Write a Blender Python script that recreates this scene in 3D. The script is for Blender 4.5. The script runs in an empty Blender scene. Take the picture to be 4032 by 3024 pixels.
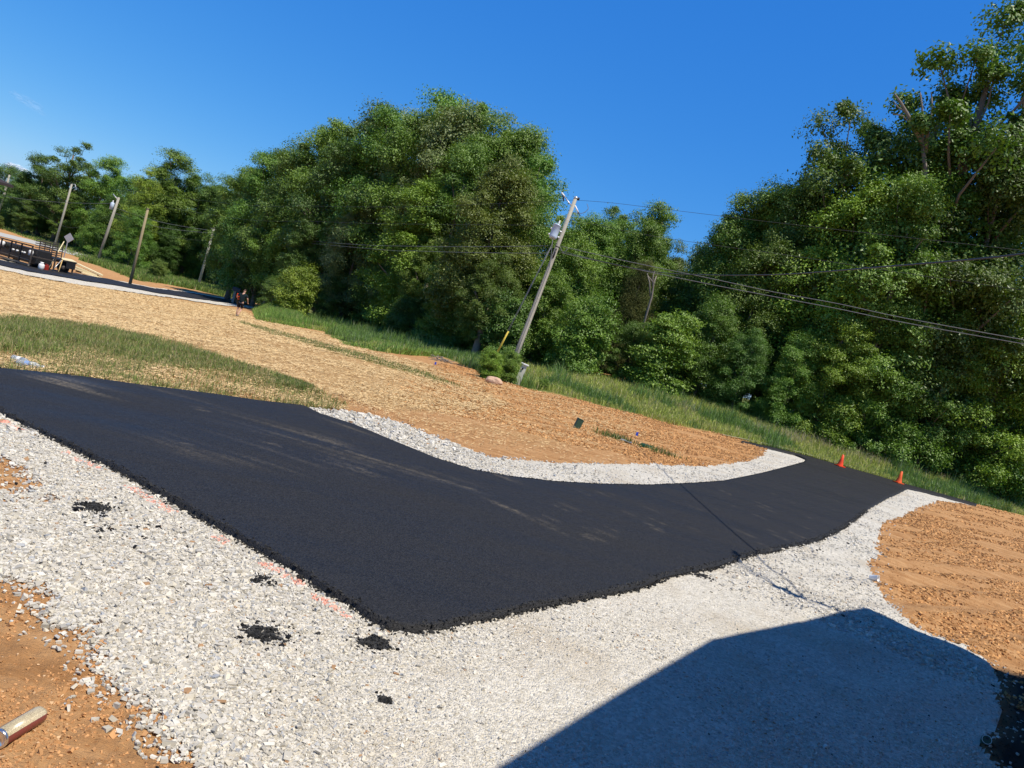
import bpy, bmesh, math, random
import numpy as np
from mathutils import Vector, Matrix
random.seed(7); rng = np.random.default_rng(11)
C = bpy.context.scene.collection
scn = bpy.context.scene

# ---------------------------------------------------------------- camera, sky, sun, exposure
cam_d = bpy.data.cameras.new('camera'); cam = bpy.data.objects.new('camera', cam_d); C.objects.link(cam)
EYE = Vector((0, 0, 1.75)); ROLL = math.radians(16); PITCH = math.radians(4)
cam_d.sensor_fit = 'HORIZONTAL'; cam_d.sensor_width = 36; cam_d.lens = 770.0/1024*36
cam_d.clip_start = .05; cam_d.clip_end = 6000
fwd = Vector((0, math.cos(PITCH), -math.sin(PITCH))); up0 = Vector((0, math.sin(PITCH), math.cos(PITCH)))
rt0 = Vector((1, 0, 0))
rt = rt0*math.cos(ROLL) + up0*math.sin(ROLL); up = up0*math.cos(ROLL) - rt0*math.sin(ROLL)
m = Matrix((rt, up, -fwd)).transposed().to_4x4(); m.translation = EYE
cam.matrix_world = m; scn.camera = cam

SUN_EL = math.radians(64); SUN_AZ = math.radians(126.9)      # azimuth clockwise from +Y: right and behind the camera
w = bpy.data.worlds.new("World"); scn.world = w; w.use_nodes = True
nt = w.node_tree; nt.nodes.clear()
sky = nt.nodes.new('ShaderNodeTexSky'); sky.sky_type = 'NISHITA'; sky.sun_disc = False
sky.sun_elevation = SUN_EL; sky.sun_rotation = SUN_AZ; sky.altitude = 1800
sky.air_density = 1.0; sky.dust_density = 0.0; sky.ozone_density = 2.0
hs_ = nt.nodes.new('ShaderNodeHueSaturation'); hs_.inputs['Saturation'].default_value = 1.28; nt.links.new(sky.outputs[0], hs_.inputs['Color'])
bg = nt.nodes.new('ShaderNodeBackground'); bg.inputs['Strength'].default_value = .15
wo = nt.nodes.new('ShaderNodeOutputWorld')
# clear-day grade of the sky: deeper blue overhead, no white band at the horizon
se_ = nt.nodes.new('ShaderNodeSeparateColor'); co_ = nt.nodes.new('ShaderNodeCombineColor'); nt.links.new(hs_.outputs[0], se_.inputs[0])
for i_, (k_, e_) in enumerate(((.29, .85), (.47, .60), (.76, .33))):
    a_ = nt.nodes.new('ShaderNodeMath'); a_.operation = 'MULTIPLY'; a_.inputs[1].default_value = .16; nt.links.new(se_.outputs[i_], a_.inputs[0])
    b_ = nt.nodes.new('ShaderNodeMath'); b_.operation = 'POWER'; b_.inputs[1].default_value = e_; nt.links.new(a_.outputs[0], b_.inputs[0])
    c_ = nt.nodes.new('ShaderNodeMath'); c_.operation = 'MULTIPLY'; c_.inputs[1].default_value = k_/.15; nt.links.new(b_.outputs[0], c_.inputs[0]); nt.links.new(c_.outputs[0], co_.inputs[i_])
# the sky darkens towards the zenith, high above the frame
tcw = nt.nodes.new('ShaderNodeTexCoord'); sxw = nt.nodes.new('ShaderNodeSeparateXYZ'); nt.links.new(tcw.outputs['Generated'], sxw.inputs[0])
mrw = nt.nodes.new('ShaderNodeMapRange'); mrw.inputs[1].default_value = .52; mrw.inputs[2].default_value = .95; mrw.inputs[3].default_value = 1; mrw.inputs[4].default_value = .30; nt.links.new(sxw.outputs[2], mrw.inputs[0])
vmw = nt.nodes.new('ShaderNodeVectorMath'); vmw.operation = 'SCALE'; nt.links.new(co_.outputs[0], vmw.inputs[0]); nt.links.new(mrw.outputs[0], vmw.inputs['Scale'])
nt.links.new(vmw.outputs[0], bg.inputs[0]); nt.links.new(bg.outputs[0], wo.inputs[0])
sd = bpy.data.lights.new('sun', 'SUN'); sd.energy = 5.0; sd.angle = math.radians(.53); sd.color = (1, .935, .83)
sun = bpy.data.objects.new('sun', sd); C.objects.link(sun)
sdir = Vector((math.sin(SUN_AZ)*math.cos(SUN_EL), math.cos(SUN_AZ)*math.cos(SUN_EL), math.sin(SUN_EL)))
sun.rotation_euler = sdir.to_track_quat('Z', 'Y').to_euler(); sun.location = (20, -20, 60)
scn.view_settings.view_transform = 'Standard'; scn.view_settings.look = 'None'
scn.view_settings.exposure = 0.18; scn.view_settings.gamma = 1
scn.render.engine = 'CYCLES'

# ---------------------------------------------------------------- surveyed world data (metres)
DATA_ASPHALT = [(-6.202,8.92),(-5.971,9.147),(-5.428,9.66),(-4.691,9.98),(-3.972,10.483),(-3.365,10.793),(-2.868,11.273),(-2.502,10.83),(-1.976,10.592),(-1.274,9.977),(-0.654,9.487),(-0.168,9.338),(0.297,9.54),(0.917,10.043),(1.633,10.859),(2.511,12.037),(3.698,13.917),(4.651,15.53),(6.723,19.624),(9.34,24.955),(11.635,29.638),(12.606,31.922),(12.586,33.13),(10.841,32.072),(9.639,31.379),(10.003,32.497),(11.415,33.249),(13.126,33.951),(15.108,34.504),(16.972,34.431),(17.694,34.152),(20.463,34.509),(21.593,34.591),(20.528,32.905),(18.878,32.462),(17.662,32.086),(16.722,31.388),(11.843,23.199),(8.823,18.01),(6.531,13.899),(5.427,12.005),(4.589,10.709),(3.705,9.484),(3.094,8.649),(2.48,7.722),(2.078,7.204),(1.775,6.793),(1.49,6.32),(1.122,5.841),(0.842,5.485),(0.562,5.166),(0.343,4.871),(0.118,4.604),(-0.032,4.397),(-0.18,4.269),(-0.284,4.244),(-0.404,4.298),(-0.543,4.425),(-0.743,4.54),(-0.979,4.743),(-1.291,4.943),(-1.631,5.164),(-2.003,5.409),(-2.365,5.655),(-2.818,5.963),(-3.288,6.248),(-3.86,6.587),(-4.442,6.948),(-5.164,7.451)]
DATA_GRAVELA = [(-3.229,10.989),(-2.902,11.268),(-2.402,11.965),(-2.0,12.002),(-1.561,12.062),(-0.974,11.573),(-0.618,11.263),(0.0,10.818),(0.69,11.502),(1.505,12.681),(2.193,13.752),(3.277,15.475),(4.476,17.32),(5.767,19.726),(7.674,23.575),(9.36,27.449),(10.928,32.031),(12.406,33.718),(13.671,33.687),(7.587,19.982),(3.272,12.058),(0.873,9.007),(-0.797,8.827),(-2.157,9.783)]
DATA_GRAVELB = [(-5.336,7.618),(-4.565,7.125),(-2.638,5.978),(-0.788,4.705),(-0.211,4.461),(0.741,5.557),(2.272,7.666),(5.16,12.037),(13.014,26.116),(17.938,33.755),(18.57,33.398),(19.616,33.038),(20.064,32.073),(19.437,31.997),(16.99,29.438),(14.723,26.133),(12.658,22.928),(10.193,18.997),(8.928,17.161),(7.685,14.962),(6.509,12.614),(6.092,11.533),(5.543,10.863),(5.306,10.181),(4.989,9.466),(4.812,8.945),(4.672,8.402),(4.558,7.863),(4.697,7.614),(4.905,7.409),(5.04,7.165),(4.972,6.971),(4.6,6.301),(4.279,5.762),(3.888,5.245),(3.554,4.897),(3.516,4.71),(3.533,4.596),(2.307,2.717),(-0.131,1.697),(-0.519,2.595),(-0.606,2.73),(-0.743,2.78),(-0.86,2.815),(-0.937,2.911),(-1.003,3.066),(-1.086,3.089),(-1.145,3.135),(-1.248,3.119),(-1.318,3.162),(-1.351,3.333),(-1.476,3.421),(-1.599,3.584),(-1.697,3.46),(-1.802,3.528),(-1.877,3.702),(-2.005,3.809),(-2.15,3.809),(-2.356,3.758)]
DATA_DIRT1 = [(-3.783,5.696),(-3.615,5.763),(-3.533,5.717),(-3.386,5.611),(-3.195,5.494),(-3.105,5.347),(-3.011,5.367),(-2.912,5.478),(-2.883,5.391),(-2.932,5.223),(-2.924,5.091),(-3.011,4.898),(-3.105,4.774)]
DATA_DIRT2 = [(-3.031,4.673),(-2.954,4.817),(-2.87,5.014),(-2.794,5.198),(-2.7,5.115),(-2.714,4.973),(-2.875,4.909),(-2.909,4.753),(-3.003,4.636)]
DATA_STRIP = [(-45.438,59.766),(-42.242,61.553),(-40.435,62.247),(-39.945,64.614),(-38.955,67.518),(-37.267,68.943),(-33.764,69.671),(-33.742,77.64),(-31.28,78.383),(-29.787,80.666),(-28.677,81.563),(-26.026,73.178),(-26.592,71.258),(-27.031,67.028),(-27.767,62.663),(-29.291,60.607),(-31.772,60.305),(-32.671,56.81),(-33.851,55.356),(-34.938,53.923),(-37.224,54.361),(-41.843,55.117)]
DATA_STRIPW = [(-46.84,61.578),(-43.204,62.929),(-40.446,65.409),(-39.475,68.403),(-38.331,70.875),(-34.836,71.84),(-35.514,81.635),(-33.054,82.735),(-31.591,85.447),(-28.241,82.027),(-24.068,70.394),(-23.79,67.589),(-24.162,64.879),(-24.022,60.159),(-26.167,59.121),(-26.623,55.187),(-27.581,52.487),(-28.83,50.244),(-30.061,49.26),(-31.605,48.864),(-33.86,49.53),(-38.453,50.724)]
DATA_FARROAD = [(-84.521,115.463),(-78.151,120.784),(-63.911,118.574),(-47.616,106.3),(-50.433,129.615),(-48.162,148.63),(-40.375,125.072),(-45.169,116.355),(-43.217,96.672),(-57.45,106.815),(-71.311,110.405),(-77.781,106.414)]
DATA_G1 = [(-11.082,15.721),(-11.059,16.532),(-11.123,17.565),(-10.31,17.294),(-10.129,18.475),(-8.698,17.885),(-7.63,17.468),(-6.511,16.581),(-5.529,15.86),(-4.837,15.049),(-4.709,14.328),(-5.172,13.767),(-5.718,13.659),(-5.943,12.753),(-6.53,12.82),(-7.391,13.211),(-7.111,11.976),(-6.649,10.703),(-6.858,10.431),(-7.059,10.174)]
DATA_MIX = [(-11.498,16.295),(-11.496,17.166),(-10.482,19.098),(-7.81,17.861),(-4.871,15.365),(-3.739,14.1),(-2.908,13.231),(-2.403,12.128),(-2.895,11.366),(-3.989,10.524),(-4.73,10.057),(-5.472,9.734),(-6.042,9.25),(-6.234,9.04)]
DATA_GREEN2 = [(-14.738,39.325),(-9.861,32.891),(-6.178,28.267),(-4.055,26.014),(-2.558,24.289),(-1.302,21.794),(-2.072,21.447),(-3.429,23.223),(-5.536,24.865),(-8.532,28.621),(-12.85,35.541)]
DATA_GREEN3 = [(-4.376,14.444),(-3.824,14.092),(-3.349,13.638),(-3.499,13.015),(-3.974,13.231)]
DATA_VLINE = [(-21.751,62.449),(-15.202,44.787),(-12.849,44.216),(-11.212,44.125),(-7.164,32.499),(-5.393,31.501),(-4.516,39.934),(-2.067,33.44),(-1.094,30.657),(0.444,28.957),(1.866,29.902),(3.858,30.354),(5.255,30.965),(6.703,31.441),(8.642,32.408),(10.216,33.02),(10.947,33.005),(13.126,33.951),(15.108,34.504),(17.694,34.152),(20.463,34.509),(23.063,35.547),(26.163,37.14),(30.726,40.459)]
DATA_VERGE = [(-21.751,62.449),(-15.202,44.787),(-12.849,44.216),(-11.212,44.125),(-7.164,32.499),(-5.393,31.501),(-4.516,39.934),(-2.067,33.44),(-1.094,30.657),(0.444,28.957),(1.866,29.902),(3.858,30.354),(5.255,30.965),(6.703,31.441),(8.642,32.408),(10.216,33.02),(10.947,33.005),(13.126,33.951),(15.108,34.504),(17.694,34.152),(20.463,34.509),(23.063,35.547),(26.163,37.14),(30.726,40.459),(36.73,56.46),(32.16,53.14),(29.06,51.55),(26.46,50.51),(23.69,50.15),(21.11,50.5),(19.13,49.95),(16.95,49.01),(16.22,49.02),(14.64,48.41),(12.7,47.44),(11.25,46.97),(9.86,46.35),(7.87,45.9),(6.44,44.96),(4.91,46.66),(3.93,49.44),(1.48,55.93),(0.61,47.5),(-1.16,48.5),(-5.21,60.12),(-6.85,60.22),(-9.2,60.79),(-15.75,78.45)]
DATA_FARVERGE = [(-102.987,140.22),(-77.75,120.52),(-66.329,110.47),(-54.135,96.932),(-48.466,95.844),(-47.403,106.555),(-39.673,98.93),(-34.916,98.395),(-34.561,107.417),(-71.41,218.522),(-65.864,157.771),(-87.564,161.464),(-107.369,168.691),(-123.756,168.03)]
DATA_FARVERGE2 = [(-58.272,99.32),(-54.135,96.932),(-48.066,90.199),(-41.319,81.97),(-42.439,89.516),(-38.862,91.446),(-33.365,87.444),(-31.661,85.771),(-30.682,88.959),(-46.685,141.529),(-50.494,127.194),(-52.478,107.476),(-68.345,121.151)]
DATA_STRAW = [(-45.84,62.283),(-33.86,49.53),(-30.061,49.26),(-27.581,52.487),(-26.167,59.121),(-22.321,60.917),(-15.202,44.787),(-10.462,41.276),(-5.716,30.249),(-3.147,28.985),(-0.974,25.513),(0.096,19.583),(-0.75,15.029),(-1.779,13.362),(-2.331,12.84),(-3.169,13.594),(-4.904,15.189),(-7.81,17.861),(-10.482,19.098),(-11.496,17.166),(-11.848,16.498)]
DATA_STRAW2 = [(-13.286,39.286),(-5.109,27.268),(-1.219,29.633),(1.879,28.774),(5.271,29.773),(4.765,21.538),(1.469,13.281),(-0.497,11.927),(-2.053,12.262),(-2.526,12.326)]
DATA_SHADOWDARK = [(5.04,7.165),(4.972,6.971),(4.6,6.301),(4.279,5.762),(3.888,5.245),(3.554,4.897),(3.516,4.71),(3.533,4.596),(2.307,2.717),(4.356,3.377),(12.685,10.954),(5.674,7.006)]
DATA_P = {'can1': (-1.375,2.531,-0.13),'can2': (-1.348,2.724,-0.129),'polebase': (-0.258,29.984,-0.298),'cone1': (14.619,33.389,-0.146),'cone2': (17.119,33.129,-0.129),'person': (-16.521,44.886,-2.029),'pole2': (-34.814,67.668,-3.9),'pole3': (-45.862,107.249,-4.686),'pole1': (-75.048,120.764,-5.7),'poleT': (-61.041,108.564,-5.346),'polefar': (-103.934,147.932,-6.015),'guy': (-1.59,50.47,-0.416),'trunk1': (-2.402,41.783,-0.459),'trunk2': (-9.342,62.503,-1.286),'box': (1.815,18.819,-0.164),'flag': (3.532,20.395,-0.157),'lid': (3.535,18.537,-0.136),'pipe': (3.04,18.567,-0.142),'bottle1': (-6.299,9.961,-0.495),'bottle2': (-6.044,9.732,-0.467),'pedestal': (0.027,29.722,-0.293),'plank': (-0.203,28.868,-0.318),'rock': (-0.538,26.504,-0.316),'bush': (-0.835,27.557,-0.339),'trA': (-45.859,65.279,-4.631),'trB': (-39.163,60.464,-4.197),'trC': (-39.587,61.919,-4.231),'trD': (-37.691,63.59,-4.104),'sign': (-49.561,81.849,-4.86),'boards': (-45.761,80.456,-4.658),'tank': (-37.316,58.932,-4.06),'mail': (-32.059,85.165,-3.71),'drink': (3.582,4.866,-0.022),'cup': (4.95,9.395,-0.017),'tools': (-36.371,58.303,-3.988),'bush2': (-45.8,100.964,-4.68),'tallb': (-45.036,153.489,-4.647),'flag2': (-3.038,29.116,-0.454),'debris': (-3.15,33.033,-0.479),'postT': (-44.466,64.964,-4.55),'mastsh': (3.47,7.505,-0.022),'t1': (-39.506,63.051,-4.23),'t2': (-38.406,62.108,-4.15),'t3': (-37.85,62.077,-4.111),'poletop': (0.404,31.6,7.452)}
DATA_WIRES = [('thick',[(0.369,31.2,5.432),(3.111,30.169,5.464),(5.922,29.104,5.556),(8.223,28.233,5.611),(10.252,27.457,5.726),(12.287,26.686,5.769),(15.617,25.408,5.962),(16.669,25.0,6.052)],0.017),('thick',[(0.347,31.2,5.177),(3.174,30.14,5.239),(5.982,29.082,5.34),(8.268,28.217,5.449),(10.301,27.445,5.554),(12.332,26.678,5.618),(15.658,25.406,5.833),(16.712,25.0,5.926)],0.017),('thin',[(0.36,31.6,7.402),(1.793,30.983,7.585),(3.528,30.244,7.729),(7.258,28.653,8.035),(9.546,27.672,8.236),(14.721,25.441,8.705),(15.741,25.0,8.795)],0.009),('thin',[(0.362,31.6,6.595),(1.517,31.125,6.623),(2.822,30.591,6.637),(4.439,29.92,6.714),(6.7,28.974,6.885),(8.296,28.303,7.021),(11.884,26.802,7.249),(15.125,25.436,7.49),(16.159,25.0,7.561)],0.009),('thick',[(-0.118,31.2,5.313),(-3.178,36.486,5.009),(-7.484,43.868,4.656),(-12.102,51.736,4.343),(-18.869,63.17,4.066),(-40.304,99.27,3.348),(-47.898,112.0,3.21)],0.017),('thick',[(-0.125,31.2,5.005),(-3.087,36.317,4.726),(-7.384,43.684,4.395),(-12.001,51.544,4.127),(-40.214,99.192,3.119),(-47.831,112.0,2.953)],0.017),('thin',[(0.36,31.6,7.402),(-1.547,34.113,7.2),(-3.771,37.028,6.985),(-8.359,43.02,6.55),(-16.677,53.746,6.05),(-28.807,69.305,5.444),(-59.401,108.0,5.392)],0.009),('thin',[(-0.076,31.6,6.221),(-4.284,37.114,5.858),(-9.748,44.247,5.388),(-15.969,52.312,4.953),(-27.792,67.585,4.193),(-59.595,108.0,4.013)],0.009),('thick',[(-60.47,109.0,2.603),(-57.52,109.662,2.468),(-55.054,110.22,2.438),(-51.348,111.081,2.794),(-47.459,112.0,3.404)],0.03),('thick',[(-60.568,109.0,1.905),(-56.114,110.001,1.631),(-52.497,110.849,2.026),(-47.701,112.0,2.99)],0.03),('thin',[(-60.571,109.0,1.368),(-55.327,110.186,0.862),(-51.041,111.195,1.114),(-47.761,112.0,1.868)],0.02),('thick',[(-90.496,125.0,-0.787),(-79.994,119.481,0.207),(-70.483,114.429,1.511),(-60.372,109.0,3.301)],0.03),('thin',[(-89.254,125.0,0.563),(-81.462,120.843,-0.637),(-75.334,117.584,-1.636),(-68.623,113.898,-1.845),(-60.664,109.0,1.744)],0.02),('drop',[(0.344,31.2,5.253),(1.912,28.3,4.965),(3.47,24.8,4.728),(4.362,20.9,4.591),(4.811,18.2,4.513),(5.019,16.0,4.433),(4.88,11.9,4.173),(4.814,8.3,3.987),(5.0,6.9,4.15),(5.15,6.15,4.55)],0.017),('guy',[(-0.008,31.2,5.267),(-0.758,32.4,1.567),(-1.1,33.0,0.11)],0.016),('guy',[(0.022,31.2,5.563),(-0.747,32.4,1.813),(-1.054,33.0,0.165)],0.016)]
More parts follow.
